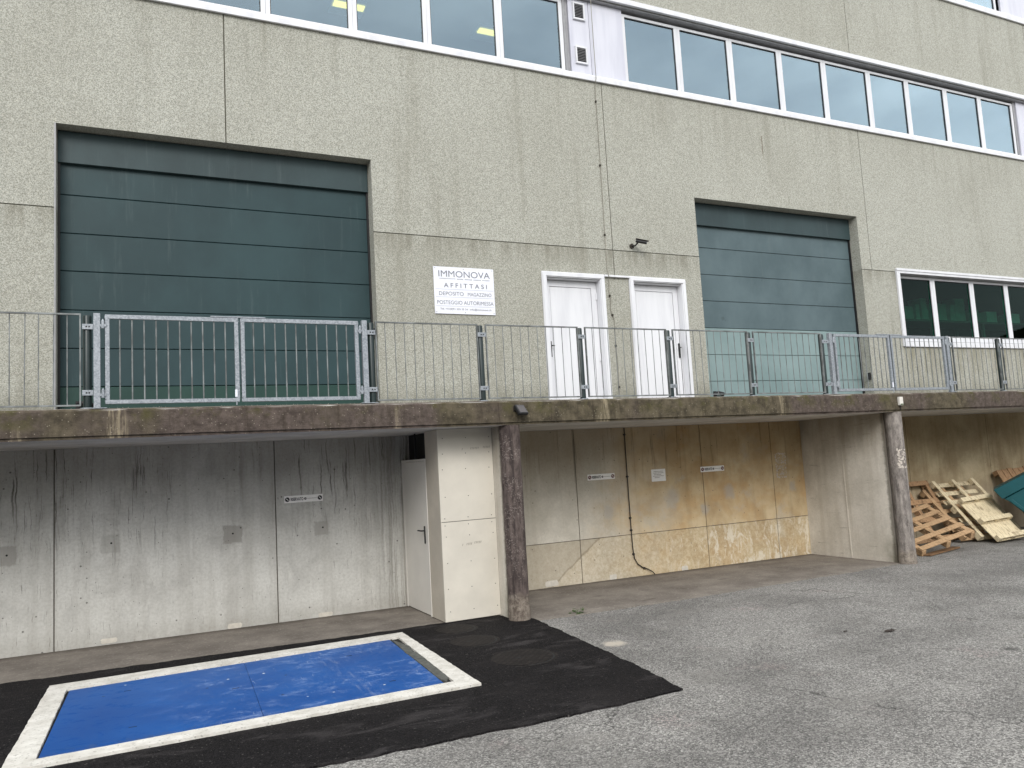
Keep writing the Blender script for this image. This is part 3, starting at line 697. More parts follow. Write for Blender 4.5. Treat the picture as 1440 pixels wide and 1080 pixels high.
def partition(x0, x1, label):
    p = thing('partition_wall', ((x0+x1)/2, 1.1, 0), label, 'wall')
    a = MB(); n = 16
    for i in range(n):   # slightly uneven board joints, butted end to end
        ya = .245+(F-.002-.245)*i/n; yb = .245+(F-.002-.245)*(i+1)/n
        a.face([(x0, ya, -.3), (x0, yb, -.3), (x0, yb, 2.419), (x0, ya, 2.419)]); a.face([(x1, ya, -.3), (x1, yb, -.3), (x1, yb, 2.419), (x1, ya, 2.419)])
    a.face([(x0, .245, -.3), (x1, .245, -.3), (x1, .245, 2.419), (x0, .245, 2.419)])
    a.build('wall_body', part_wall, p)
    return p
partition(4.235, 4.43, 'short concrete fin wall behind the dark purplish column')
P2 = partition(11.315, 11.54, 'concrete partition wall between the middle bay and the pallets')
a = MB(); a.box(11.308, 11.3145, 1.16, 1.185, -.05, 2.418); a.build('formwork_ridge', part_wall, P2)
def column(cx, mat, label, seed):
    rr = random.Random(seed); a = MB(); n = 28; rings = []
    c = thing('round_column', (cx, .135, gz(cx)), label, 'column')
    for j in range(25):
        z = gz(cx)-.05+(2.419-gz(cx)+.05)*j/24; rad = .132+(.006 if j < 3 else 0)+rr.uniform(-.0015, .0015)
        rings.append([(cx+math.cos(2*math.pi*k/n)*rad, .135+math.sin(2*math.pi*k/n)*rad, z) for k in range(n)])
    vs = [p for r in rings for p in r]; fs = [(j*n+k, j*n+(k+1) % n, (j+1)*n+(k+1) % n, (j+1)*n+k) for j in range(24) for k in range(n)]
    a.mesh(vs, fs); a.build('column_shaft', mat, c, smooth=True); return c
column(4.315, col_purple, 'dark purplish stained round concrete column beside the cream enclosure', 1)
c2 = column(11.42, col_grey, 'grey weathered round concrete column beside the pallets', 2)
stencil(c2, 11.315, 11.555, 1.49, 1.80, lambda x, z: .135-math.sqrt(max(.0001, .1365**2-(x-11.42)**2)), 9, .5)

# ------------------------------------------------------------------ cream storage enclosure
E0 = thing('storage_enclosure', (3.85, 1.2, 0), 'cream boarded storage enclosure with a white side door next to the column', 'enclosure')
a = MB(); a.box(3.47, 4.232, .52, .545, gz(3.8)+.02, 1.232); fp = a.build('front_panel', cream, E0, bevel=.003)
a = MB(); a.box(3.47, 4.232, .522, .545, 1.238, 2.418); a.build('front_panel', cream, E0, bevel=.003)
a = MB(); a.box(3.475, 3.5, .546, 1.03, gz(3.5)+.015, 2.418); a.build('side_panel', cream_side, E0, bevel=.002)
a = MB(); a.box(3.478, 4.23, .5195, .5215, 1.2325, 1.2375); a.build('panel_joint', mortar_dark, E0)
a = MB()
for x in (3.53, 3.85, 4.18):
    for z in (.12, .4, .72, 1.05, 1.19, 1.28, 1.55, 1.9, 2.1, 2.3): a.tube([(x+.01*math.sin(z*9), .5175, z), (x+.01*math.sin(z*9), .5215, z)], .0065, 6)
a.build('screw', mortar_dark, E0)
a = MB()
for x0, z0, n in ((3.80, 2.15, 1), (3.92, 2.155, 6), (4.10, 2.165, 5), (3.74, .93, 1), (3.80, .935, 4), (3.91, .945, 5)):
    for k in range(n):
        xx = x0+k*.021; sy = .5175 if z0 < 1.2 else .5195
        a.face([(xx, sy, z0-.012), (xx+.006, sy, z0-.012), (xx+.012, sy, z0+.014), (xx+.006, sy, z0+.014)])
        a.face([(xx+.007, sy, z0+.010), (xx+.018, sy, z0+.010), (xx+.018, sy, z0+.014), (xx+.007, sy, z0+.014)])
a.build('printed_mark', ink_mid, E0)
a = MB(); a.box(3.468, 3.52, 1.032, 1.075, gz(3.5)+.01, 2.06); a.box(3.472, 3.52, 2.045, 2.095, gz(3.5)+.01, 2.06); a.box(3.468, 3.52, 1.0755, 2.0445, 2.03, 2.06)
dr = a.build('side_door', off_white, E0, bevel=.003)
a = MB(); a.box(3.478, 3.515, 1.078, 2.042, gz(3.5)+.02, 2.026); lf = a.build('door_leaf', off_white, dr, bevel=.003)
a = MB(); a.box(3.466, 3.477, 1.165, 1.2, .93, 1.16); a.tube([(3.466, 1.182, 1.1), (3.425, 1.182, 1.1), (3.42, 1.31, 1.1)], .011, 8); a.build('handle', dark_rubber, dr, bevel=.003)
a = MB(); a.box(3.6, 3.62, 1.032, 2.095, 2.062, 2.418); a.build('transom_opening', dark_gap, E0)
a = MB(); a.box(3.49, 3.51, 1.5, 1.52, 2.062, 2.418); a.box(3.49, 3.51, 1.035, 1.06, 2.062, 2.418); a.build('transom_bar', dark_rubber, E0)

# ------------------------------------------------------------------ railings and gates
ZT, ZB = 3.715, 2.775
def post(root, x, z1=3.69):
    a = MB(); a.tube([(x, .1, 2.73), (x, .1, z1), (x, .1, z1+.012)], [.041, .041, .036], 16); p = a.build('post', post_m, root, smooth=True)
    a = MB(); a.tube([(x, .1, 2.731), (x, .1, 2.742)], .07, 16); a.build('base_plate', galv, p)
    return p
def bracket(root, xa, xb):
    for z in (3.58, 2.895):
        a = MB(); a.box(xa, xb, .047, .055, z-.028, z+.028); br = a.build('bracket', galv, root, bevel=.002)
        for t in (.4, .65):
            b = MB(); b.tube([(xa+(xb-xa)*t, .0455, z), (xa+(xb-xa)*t, .0475, z)], .009, 8); b.build('bolt', dark_rubber, br)
def panel(root, xa, xb, step=.125):
    a = MB(); a.box(xa, xb, .047, .075, ZT-.016, ZT); a.box(xa, xb, .047, .075, ZB-.016, ZB)
    for x in (xa, xb-.014): a.box(x, x+.014, .047, .075, ZB+.0005, ZT-.0165)
    n = max(2, round((xb-xa)/step))
    for i in range(1, n):
        x = xa+(xb-xa)*i/n+random.uniform(-.004, .004); e = random.uniform(-.004, .004)
        a.tube([(x, .061, ZB), (x+e, .061, ZT-.014)], .0052, 6, cap=False)
    a.build('rail_panel', bar_m, root)
def railing(posts, ends, label):
    r = thing('railing', (sum(posts)/len(posts), .1, 2.73), label, 'railing', 'railings along the terrace edge')
    for p in posts: post(r, p)
    for a, b in ends: panel(r, a, b)
    return r
r1 = railing([-.455, -1.93, -3.4, -4.87], [(-1.87, -.51), (-3.34, -2.0), (-4.81, -3.47)], 'grey bar railing at the left end before the wide gate')
bracket(r1, -.50, -.40)
xs = [2.535, 3.955, 5.425, 6.885, 8.385, 9.9]
r2 = railing(xs, [(a+(.065 if a != 2.535 else .045), b-.045) for a, b in zip(xs, xs[1:])], 'grey bar railing with dark green posts in front of the two white doors')
for p in xs[1:-1]: bracket(r2, p-.045, p+.07)
bracket(r2, 2.47, 2.59); bracket(r2, 9.87, 10.02)
xs = [12.955, 14.35, 15.8, 17.25, 18.7]
r3 = railing(xs, [(a+.065, b-.045) for a, b in zip(xs, xs[1:])], 'grey bar railing at the right end below the store window')
for p in xs[1:-1]: bracket(r3, p-.045, p+.07)
bracket(r3, 12.9, 13.03)
def gate(x0, x1, xm, label):
    g = thing('double_gate', ((x0+x1)/2, .06, 2.73), label, 'gate')
    for x in (x0, x1):
        a = MB(); a.box(x-.032, x+.032, .03, .09, 2.732, 3.72); p = a.build('gate_post', galv, g, bevel=.004)
        a = MB(); a.box(x-.07, x+.09, .02, .1, 2.7315, 2.739); a.build('base_plate', galv, p)
    for xa, xb, side in ((x0+.075, xm-.012, -1), (xm+.012, x1-.075, 1)):
        a = MB(); t = .042
        frame(a, xa, xb, 2.775, 3.71, t, .035, .077)
        lf = a.build('gate_leaf', galv, g, bevel=.004)
        b = MB(); n = 11
        for i in range(1, n):
            x = xa+t/2+(xb-xa-t)*i/n; b.tube([(x, .056, 2.81), (x, .056, 3.675)], .0075, 6, cap=False)
        b.build('bars', bar_m, lf, smooth=True)
        hx = xa-.02 if side < 0 else xb+.02
        for z in (3.6, 2.88):
            h = MB(); h.tube([(hx, .03, z-.04), (hx, .03, z+.035), (hx, .03, z+.06)], [.016, .016, .004], 10); h.box(hx-.03, hx+.03, .024, .034, z-.02, z+.005); h.build('hinge', galv, lf)
    a = MB(); a.box(xm-.3, xm+.28, .03, .082, 3.7105, 3.725); a.build('top_latch', galv, g, bevel=.003)
    a = MB(); a.box(xm-.06, xm-.035, .025, .034, 2.83, 2.91); a.build('latch_plate', sign_white, g)
    a = MB(); a.tube([(xm-.045, .03, 2.78), (xm-.045, .03, 2.742)], .008, 8); a.build('drop_bolt', galv, g)
    return g
gate(-.365, 2.445, 1.035, 'galvanised double gate in front of the dark green roller door')
gate(10.05, 12.87, 11.42, 'galvanised double gate half across the teal roller door')

# ------------------------------------------------------------------ signs, camera, lamps, cables
def text(body, mat, parent, name, x0, x1, z0, h, y, bold=0):
    cu = bpy.data.curves.new('t', 'FONT'); cu.body = body; cu.size = 1; cu.extrude = 0; cu.offset = bold
    ob = bpy.data.objects.new('t', cu); C.objects.link(ob)
    dg = bpy.context.evaluated_depsgraph_get(); me = bpy.data.meshes.new_from_object(ob.evaluated_get(dg))
    bpy.data.objects.remove(ob)
    X = [v.co.x for v in me.vertices]; Y = [v.co.y for v in me.vertices]
    base = Vector((0, 0, 0)); p = parent
    while p is not None: base += p.location; p = p.parent
    kx = (x1-x0)/(max(X)-min(X)); kz = h/(max(Y)-min(Y))
    for v in me.vertices: v.co = Vector((x0+(v.co.x-min(X))*kx, y, z0+(v.co.y-min(Y))*kz))-base
    me.materials.clear(); me.materials.append(mat)
    o = bpy.data.objects.new(name, me); C.objects.link(o); o.parent = parent
    return o
sg = thing('signboard', (4.6, F, 4.26), 'large white letting signboard with grey lettering fixed beside the green roller door', 'sign')
a = MB(); a.box(4.105, 5.11, F-.018, F-.004, 4.26, 4.995); a.build('board', sign_white, sg, bevel=.002)
ys = F-.0195
text('IMMONOVA', ink, sg, 'lettering', 4.185, 5.045, 4.838, .098, ys)
text('A F F I T T A S I', ink, sg, 'lettering', 4.265, 4.985, 4.672, .07, ys, .008)
text('DEPOSITO', ink, sg, 'lettering', 4.18, 4.585, 4.548, .058, ys)
text('MAGAZZINO', ink, sg, 'lettering', 4.655, 5.055, 4.548, .055, ys)
text('POSTEGGIO AUTORIMESSA', ink, sg, 'lettering', 4.145, 5.085, 4.41, .058, ys)
text('Tel. +41(0)91 235 35 24 - info@immonova.ch', ink_dark, sg, 'lettering', 4.19, 5.04, 4.315, .036, ys)
a = MB(); a.box(4.195, 4.46, ys-.0005, ys+.001, 4.808, 4.813)
for i in range(26):
    if i % 7 != 5: a.box(4.49+i*.0212, 4.503+i*.0212, ys-.0005, ys+.001, 4.802, 4.814)
a.build('small_print', ink, sg)
a = MB()
for z in (4.642, 4.52, 4.38): a.box(4.125, 5.09, ys-.0004, ys+.001, z, z+.004)
a.build('rule', ink_line, sg)
a = MB()
for x in (4.13, 4.6, 5.085):
    for z in (4.285, 4.97): a.tube([(x, F-.021, z), (x, F-.0175, z)], .007, 8)
a.build('screw', grey_alu, sg)

def reserved(x0, z0, tilt, label, red):
    W, H = .52, .095; yc = F-.012
    r = thing('parking_sign', (x0+W/2, F, z0), label, 'sign', 'reserved parking signs on the bay walls')
    a = MB(); a.box(x0, x0+W, F-.01, F-.002, z0, z0+H); a.build('plate', sign_old, r, bevel=.002)
    for cx in (x0+.04, x0+W-.04):
        a = MB(); a.tube([(cx, F-.0125, z0+H/2), (cx, F-.0098, z0+H/2)], .031, 20); a.build('disc', ink_red if red else ink_dark, r)
        b = MB(); c, s = math.cos(R(-45)), math.sin(R(-45))
        b.mesh([(cx+u*c-v*s, F-.0135, z0+H/2+u*s+v*c) for u, v in ((-.02, -.004), (.02, -.004), (.02, .004), (-.02, .004))], [(0, 1, 2, 3)]); b.build('stripe', sign_old, r)
    text('RISERVATO', ink_dark, r, 'lettering', x0+.085, x0+.255, z0+.025, .045, F-.0125, .03)
    a = MB(); a.tube([(x0+.283, F-.0125, z0+H/2), (x0+.283, F-.0098, z0+H/2)], .017, 14); a.build('emblem', ink_dark, r)
    a = MB(); a.tube([(x0+.288, F-.0135, z0+H/2+.003), (x0+.288, F-.0127, z0+H/2+.003)], .006, 8); a.build('emblem_spot', sign_old, r)
    a = MB()
    for i in range(14): a.box(x0+.31+i*.0095, x0+.316+i*.0095, F-.0122, F-.0098, z0+.044, z0+.051)
    a.build('small_print', ink_mid, r)
    r.rotation_euler.y = R(tilt)
reserved(1.80, 1.565, 0, 'narrow white reserved parking sign on the grey wall', False)
reserved(6.595, 1.58, 0, 'narrow white reserved parking sign left of the dark cable on the ochre wall', True)
reserved(8.895, 1.585, 0, 'narrow white reserved parking sign right of the square notice', True)
n0 = thing('notice', (8, F, 1.49), 'small square pale notice on the ochre wall between two narrow signs', 'notice')
a = MB(); a.box(7.85, 8.14, F-.009, F-.002, 1.485, 1.69); a.build('plate', sign_old, n0, bevel=.002)
a = MB()
for i, (xa, xb) in enumerate(((.05, .24), (.04, .25), (.05, .2), (.03, .25), (.06, .16))): 
    k = xa
    while k < xb: q = random.uniform(.012, .03); a.box(7.85+k, 7.85+min(k+q, xb), F-.0105, F-.0088, 1.648-i*.026, 1.656-i*.026); k += q+.006
a.build('small_print', ink_mid, n0)

sc = thing('security_camera', (7.8, F, 5.56), 'small dark security camera on the wall above the white doors', 'camera')
a = MB(); a.tube([(7.79, F-.001, 5.56), (7.79, F-.02, 5.56)], .045, 16); a.build('mount', cable_dark, sc, smooth=True)
a = MB(); a.tube([(7.79, F-.02, 5.56), (7.80, F-.1, 5.545), (7.83, F-.16, 5.6)], .014, 8); a.build('arm', dark_rubber, sc, smooth=True)
d = Vector((.8, -.42, -.24)).normalized(); p0 = Vector((7.79, F-.14, 5.62))
a = MB(); a.tube([p0, p0+d*.19], .028, 16); bd = a.build('housing', dark_rubber, sc, smooth=True)
a = MB(); q = d.to_track_quat('X', 'Z').to_matrix().to_4x4(); q.translation = p0
a.box(-.01, .22, -.036, .036, .03, .038, xf=q); a.build('sun_shield', cable_dark, sc, bevel=.006)
a = MB(); a.tube([p0+d*.1901, p0+d*.194], .02, 16); a.build('lens', galv, sc)

lp = thing('floodlight', (4.4, 0, 2.6), 'small dark tilted floodlight on the slab edge above the purplish column', 'floodlight')
q = Matrix.Translation((4.4, -.07, 2.6)) @ Euler((R(-38), 0, R(14))).to_matrix().to_4x4()
a = MB(); a.box(-.075, .075, -.02, .025, -.075, .075, xf=q); hs = a.build('housing', dark_rubber, lp, bevel=.008)
a = MB(); a.box(-.06, .06, -.024, -.0205, -.06, .06, xf=q); a.build('lens', m_plain('dark_lens_glass', lin(78, 74, 74), .25), lp)
a = MB(); a.box(4.32, 4.48, -.008, -.001, 2.585, 2.66); a.box(4.33, 4.345, -.07, -.008, 2.6, 2.625); a.box(4.455, 4.47, -.07, -.008, 2.6, 2.625); a.build('bracket', cable_dark, lp, bevel=.002)
jb = thing('junction_box', (11.44, 0, 2.55), 'small white box on the slab edge above the grey column', 'box')
a = MB(); a.box(11.395, 11.48, -.05, -.002, 2.52, 2.66); a.build('box_body', off_white, jb, bevel=.008)
a = MB(); a.box(11.40, 11.475, -.053, -.0505, 2.53, 2.545); a.build('box_lid', leaf_m, jb)
a = MB(); a.tube([(11.44, -.02, 2.519), (11.44, -.01, 2.45)], .012, 8); a.build('cable_gland', cable_dark, jb)

cb = thing('lightning_conductor', (7.25, F, 2.73), 'thin grey cable running down the facade between the two white doors', 'cable')
pts = [(7.265, F-.065, 14.9-i*.6) for i in range(9)]+[(7.26, F-.065, 9.6), (7.262, F-.065, 8.5), (7.255, F-.022, 8.4), (7.255, F-.02, 7.0), (7.25, F-.02, 6.2), (7.245, F-.02, 5.1), (7.24, F-.055, 5.03), (7.25, F-.055, 4.96), (7.262, F-.02, 4.9), (7.25, F-.02, 4.72), (7.275, F-.02, 4.6), (7.255, F-.02, 4.42), (7.3, F-.02, 4.3), (7.32, F-.02, 4.2), (7.31, F-.02, 3.9), (7.325, F-.02, 3.5), (7.32, F-.02, 2.735)]
a = MB(); a.tube(pts, .0065, 6); a.build('wire', cable_m, cb, smooth=True)
for x, z in ((7.255, 8.1), (7.253, 6.95), (7.248, 5.72), (7.262, 4.66), (7.29, 4.33), (7.315, 3.8), (7.322, 3.1)):
    a = MB(); a.box(x-.014, x+.014, F-.03, F-.001, z-.018, z+.018); a.build('clip', cable_dark, cb, bevel=.003)
cd = thing('drain_cable', (7.4, F, 0), 'dark cable conduit running down the ochre wall and curving along its foot', 'cable')
pts = [(7.355, F-.022, 2.415), (7.352, F-.022, 1.6), (7.355, F-.022, .8), (7.36, F-.022, .45), (7.38, F-.022, .26), (7.44, F-.022, .16), (7.54, F-.024, .09), (7.63, F-.03, .06), (7.7, F-.05, .01), (7.73, F-.07, -.03)]
a = MB(); a.tube(pts, .009, 8); a.build('conduit', cable_dark, cd, smooth=True)
for x, z in ((7.355, 2.3), (7.353, 1.6), (7.354, .92), (7.356, .72), (7.37, .33), (7.56, .085)):
    a = MB(); a.box(x-.018, x+.018, F-.034, F-.001, z-.012, z+.012); a.build('clip', dark_rubber, cd, bevel=.003)

# ------------------------------------------------------------------ ground
def sheet(name, pts, off, mat):
    a = MB(); a.face([(x, y, gz(x)+off) for x, y in pts]); return a.build(name, mat)
def slab_poly(name, pts, z0, z1, mat, bevel=0):
    a = MB(); n = len(pts)
    vs = [(x, y, gz(x)+z0) for x, y in pts]+[(x, y, gz(x)+z1) for x, y in pts]
    a.mesh(vs, [tuple(range(n, 2*n))]+[(i, (i+1) % n, (i+1) % n+n, i+n) for i in range(n)]); return a.build(name, mat, None, bevel=bevel)
def ragged(pts, step, amp, seed, keep=()):
    """subdivide a closed outline and shake it; edges in keep stay straight"""
    rr = random.Random(seed); out = []
    for i, p in enumerate(pts):
        q = pts[(i+1) % len(pts)]; out.append(p)
        if i in keep: continue
        L = math.hypot(q[0]-p[0], q[1]-p[1]); n = int(L/step); low = 0
        for k in range(1, n):
            t = k/n; low = .75*low+rr.uniform(-amp, amp)*.6; nx, ny = -(q[1]-p[1])/L, (q[0]-p[0])/L
            d = low+rr.uniform(-amp, amp)*.35; out.append((p[0]+(q[0]-p[0])*t+nx*d, p[1]+(q[1]-p[1])*t+ny*d))
    return out
tag(sheet('ground', [(-200, -200), (200, -200), (200, 200), (-200, 200)], -.004, asph_old), kind='structure')
ap = ragged([(-9, .5), (4.3, .5), (4.3, 2.25), (-9, 2.25)], .12, .01, 4, (1, 2, 3))
tag(slab_poly('left_apron', ap, -.01, .006, apron_m), kind='structure')
ap = ragged([(4.42, -.06), (6.7, -.07), (9, .03), (11.1, .15), (11.36, .2), (11.36, 2.25), (4.42, 2.25)], .05, .022, 5, (4, 5, 6))
tag(slab_poly('right_apron', ap, -.01, .005, apron_m), kind='structure')
rp = ragged([(-9, -3.46), (1.2, -3.45), (2.8, -3.49), (4.1, -3.43), (4.22, -2.6), (4.47, .06), (4.26, .5), (3.47, .57), (2.1, .56), (.3, .6), (-1.3, .66), (-9, .7)], .045, .02, 6, (5, 6, 11))
tag(slab_poly('tarmac_patch', rp, -.01, .012, asph_new), kind='structure')

pit = thing('pit_cover', (1, -1, 0), 'blue painted steel pit cover plate let into the black tarmac', 'pit cover')
a = MB()
q = [(-.60, -.175), (2.585, -.015), (2.465, -2.165), (-.66, -2.195)]
def split(q, t):
    (a0, a1, a2, a3) = q; L = lambda p, r, t: (p[0]+(r[0]-p[0])*t, p[1]+(r[1]-p[1])*t); return [a0, L(a0, a1, t-.0004), L(a3, a2, t-.0004), a3], [L(a0, a1, t+.0004), a1, a2, L(a3, a2, t+.0004)]
for part in split(q, .5):
    a = MB(); n = 4; vs = [(x, y, gz(x)+.004) for x, y in part]+[(x, y, gz(x)+.026) for x, y in part]
    a.mesh(vs, [(4, 5, 6, 7)]+[(i, (i+1) % 4, (i+1) % 4+4, i+4) for i in range(4)]); a.build('plate', blue, pit, bevel=.003)
a = MB()
for x, y in ((-.1, -.55), (-.05, -1.8), (2.0, -.5), (2.1, -1.75), (.8, -1.1)): a.box(x-.03, x+.03, y-.007, y+.007, gz(x)+.0262, gz(x)+.0268)
a.build('lifting_slot', dark_gap, pit)
bo = [(-.79, .125), (2.82, .26), (2.735, -2.335), (-.875, -2.395)]; bi = [(-.625, -.145), (2.70, .02), (2.555, -2.13), (-.672, -2.225)]
bd_ = thing('pit_kerb', (1, -1.1, 0), 'white painted concrete kerb framing the blue plate', 'kerb')
for i in range(4):
    j = (i+1) % 4; a = MB(); rr = random.Random(20+i); N = 44; ou, inn = [], []
    for k in range(N+1):
        t = k/N; jo = 0 if k in (0, N) else rr.uniform(-.004, .004); ji = 0 if k in (0, N) else rr.uniform(-.003, .003)
        po = (bo[i][0]+(bo[j][0]-bo[i][0])*t, bo[i][1]+(bo[j][1]-bo[i][1])*t); pi_ = (bi[i][0]+(bi[j][0]-bi[i][0])*t, bi[i][1]+(bi[j][1]-bi[i][1])*t)
        nx, ny = (0, 1) if i % 2 == 0 else (1, 0)
        ou.append((po[0]+nx*jo, po[1]+ny*jo)); inn.append((pi_[0]+nx*ji, pi_[1]+ny*ji))
    top = [(x, y, gz(x)+.034) for x, y in ou]+[(x, y, gz(x)+.034) for x, y in inn]; bot = [(x, y, gz(x)+.0) for x, y in ou]+[(x, y, gz(x)+.0) for x, y in inn]
    M_ = N+1; vs = top+bot; fs = []
    for k in range(N):
        fs += [(k, k+1, M_+k+1, M_+k), (k, 2*M_+k, 2*M_+k+1, k+1), (M_+k, M_+k+1, 3*M_+k+1, 3*M_+k)]
    a.mesh(vs, fs); a.build('kerb_side', white_paint, bd_)
a = MB(); a.face([(x, y, gz(x)+.0135) for x, y in bi]); a.build('pit_bed', dark_gap, bd_)
# broken mortar along the right hand side of the plate
ln = [(2.60, .0), (2.66, -.45), (2.675, -.52), (2.62, -.75), (2.66, -.95), (2.645, -1.2), (2.60, -1.6), (2.575, -1.95), (2.50, -2.1), (2.48, -1.9), (2.53, -1.0), (2.575, -.3)]
o = slab_poly('mortar_strip', ragged(ln, .05, .006, 8), .014, .032, mortar_dark, bevel=.004)
tag(o, 'broken grey mortar strip along the right side of the blue plate', 'mortar strip')
def manhole(x, y, r, label):
    z = gz(x); c = thing('manhole_cover', (x, y, z), label, 'manhole cover', 'round covers in the tarmac')
    def annulus(r0, r1, zz, name, mat):
        a = MB(); n = 48; p = lambda rr, k: (x+rr*math.cos(2*math.pi*k/n), y+rr*math.sin(2*math.pi*k/n), zz)
        for k in range(n): a.face([p(r0, k), p(r1, k), p(r1, k+1), p(r0, k+1)])
        a.build(name, mat, c)
    annulus(r-.022, r, z+.0125, 'rim_gap', dark_gap)
    a = MB(); a.tube([(x, y, z+.0), (x, y, z+.0150)], r-.022, 48); a.build('cover_disc', manhole_m, c)
    annulus(r, r+.03, z+.0132, 'frame_ring', manhole_m)
    a = MB(); a.box(x-.07, x-.01, y-.02, y+.012, z+.0152, z+.0156); a.box(x+.03, x+.1, y-.006, y+.003, z+.0152, z+.0156); a.build('key_hole', dark_gap, c)
manhole(3.43, .1, .25, 'faint dusty manhole cover nearest the cream enclosure, farthest of three')
manhole(3.36, -.63, .275, 'brownish manhole cover, middle one of the three in the tarmac')
manhole(3.475, -1.64, .335, 'largest dark manhole cover with a clear black rim, nearest the camera')

# unseen wooded hillside behind the camera, added to darken the reflections in the glass
a = MB(); rr = random.Random(31); n = 90; rows = []
for j, (d, h) in enumerate(((45, 0), (50, 6), (58, 11), (75, 17), (110, 27))):
    rows.append([(math.sin(R(95+170*i/n))*d*1.25, math.cos(R(95+170*i/n))*d-9, -.3 if j == 0 else h*(.8+.22*math.sin(i*.35))+rr.uniform(-1, 1)) for i in range(n+1)])
vs = [p for r in rows for p in r]; a.mesh(vs, [(j*(n+1)+i, j*(n+1)+i+1, (j+1)*(n+1)+i+1, (j+1)*(n+1)+i) for j in range(4) for i in range(n)])
hill_m = m_plain('unseen_wooded_hillside', lin(52, 62, 40), .95, 0, .3, .35, .1)
tag(a.build('unseen_hills', hill_m, None, smooth=True), kind='structure')

# loose grit along the edges
a = MB(); rr = random.Random(11)
def pebble(x, y, z, r):
    vs = [(x+rr.uniform(.6, 1.1)*r*dx, y+rr.uniform(.6, 1.1)*r*dy, z+max(-.3, dz)*r*rr.uniform(.5, .9)) for dx, dy, dz in ((1, 0, 0), (0, 1, 0), (-1, 0, 0), (0, -1, 0), (0, 0, 1), (0, 0, -1))]
    a.mesh(vs, [(0, 1, 4), (1, 2, 4), (2, 3, 4), (3, 0, 4), (1, 0, 5), (2, 1, 5), (3, 2, 5), (0, 3, 5)])
for i in range(700):
    x = rr.uniform(4.6, 11.2); y = -.07+max(0, (x-6.7))*.045+rr.gauss(0, .06); pebble(x, y, gz(x)+.006, rr.uniform(.003, .010))
for i in range(260):
    x = rr.uniform(3, 14); y = rr.uniform(-3.6, 1.2)
    if x < 4.6: continue
    pebble(x, y, gz(x)+.006, rr.uniform(.003, .009))
for i in range(160):
    x = rr.uniform(-1.2, 3.4); y = .62+rr.expovariate(6); pebble(x, min(y, 2.05), gz(x)+.008, rr.uniform(.002, .006))
tag(a.build('loose_grit', gravel_m), kind='stuff')
a = MB()
for i in range(420):
    x = rr.uniform(-1.5, 16); pebble(x, .035+abs(rr.gauss(0, .03)), 2.735, rr.uniform(.003, .009))
tag(a.build('terrace_grit', gravel_m), kind='stuff')
# weed and leaves
a = MB(); wx, wy = 5.09, .03
for k in range(34):
    t = rr.uniform(0, 6.28); r = rr.uniform(.01, .09); h = rr.uniform(.01, .06); L = rr.uniform(.02, .05); c, s = math.cos(t), math.sin(t)
    b = Vector((wx+r*c*1.3, wy+r*s*.7, gz(wx)+h)); u = Vector((c, s, rr.uniform(-.2, .7))).normalized()*L; v = Vector((-s, c, rr.uniform(-.3, .3)))*L*.4
    a.mesh([b, b+u*.5+v, b+u, b+u*.5-v], [(0, 1, 2, 3)])
for k in range(8): a.tube([(wx, wy, gz(wx)), (wx+rr.uniform(-.09, .09), wy+rr.uniform(-.05, .05), gz(wx)+.04)], .002, 4)
tag(a.build('weed', leaf_m), 'small green weed growing at the apron edge right of the purplish column', 'weed')
for i, (x, y, r, lab) in enumerate(((7.12, -3.0, .085, 'larger dark dry leaf lying on the worn asphalt'), (6.75, -2.75, .03, 'tiny dark dry leaf left of the larger one on the asphalt'))):
    a = MB(); n = 9
    top = [(x+r*(2*k/n-1), y+.35*r*math.sin(math.pi*k/n)*(1+.3*(k % 2)), gz(x)+.006+.012*math.sin(k*1.1)**2) for k in range(n+1)]; bot = [(x+r*(2*k/n-1), y-.3*r*math.sin(math.pi*k/n)*(1+.3*((k+1) % 2)), gz(x)+.005+.01*math.cos(k*1.3)**2) for k in range(1, n)]
    a.face(top+bot[::-1]); o = a.build('dead_leaf', dead_leaf); s_ = o.modifiers.new('thick', 'SOLIDIFY'); s_.thickness = .002
    tag(o, lab, 'leaf', 'dry leaves on the asphalt')

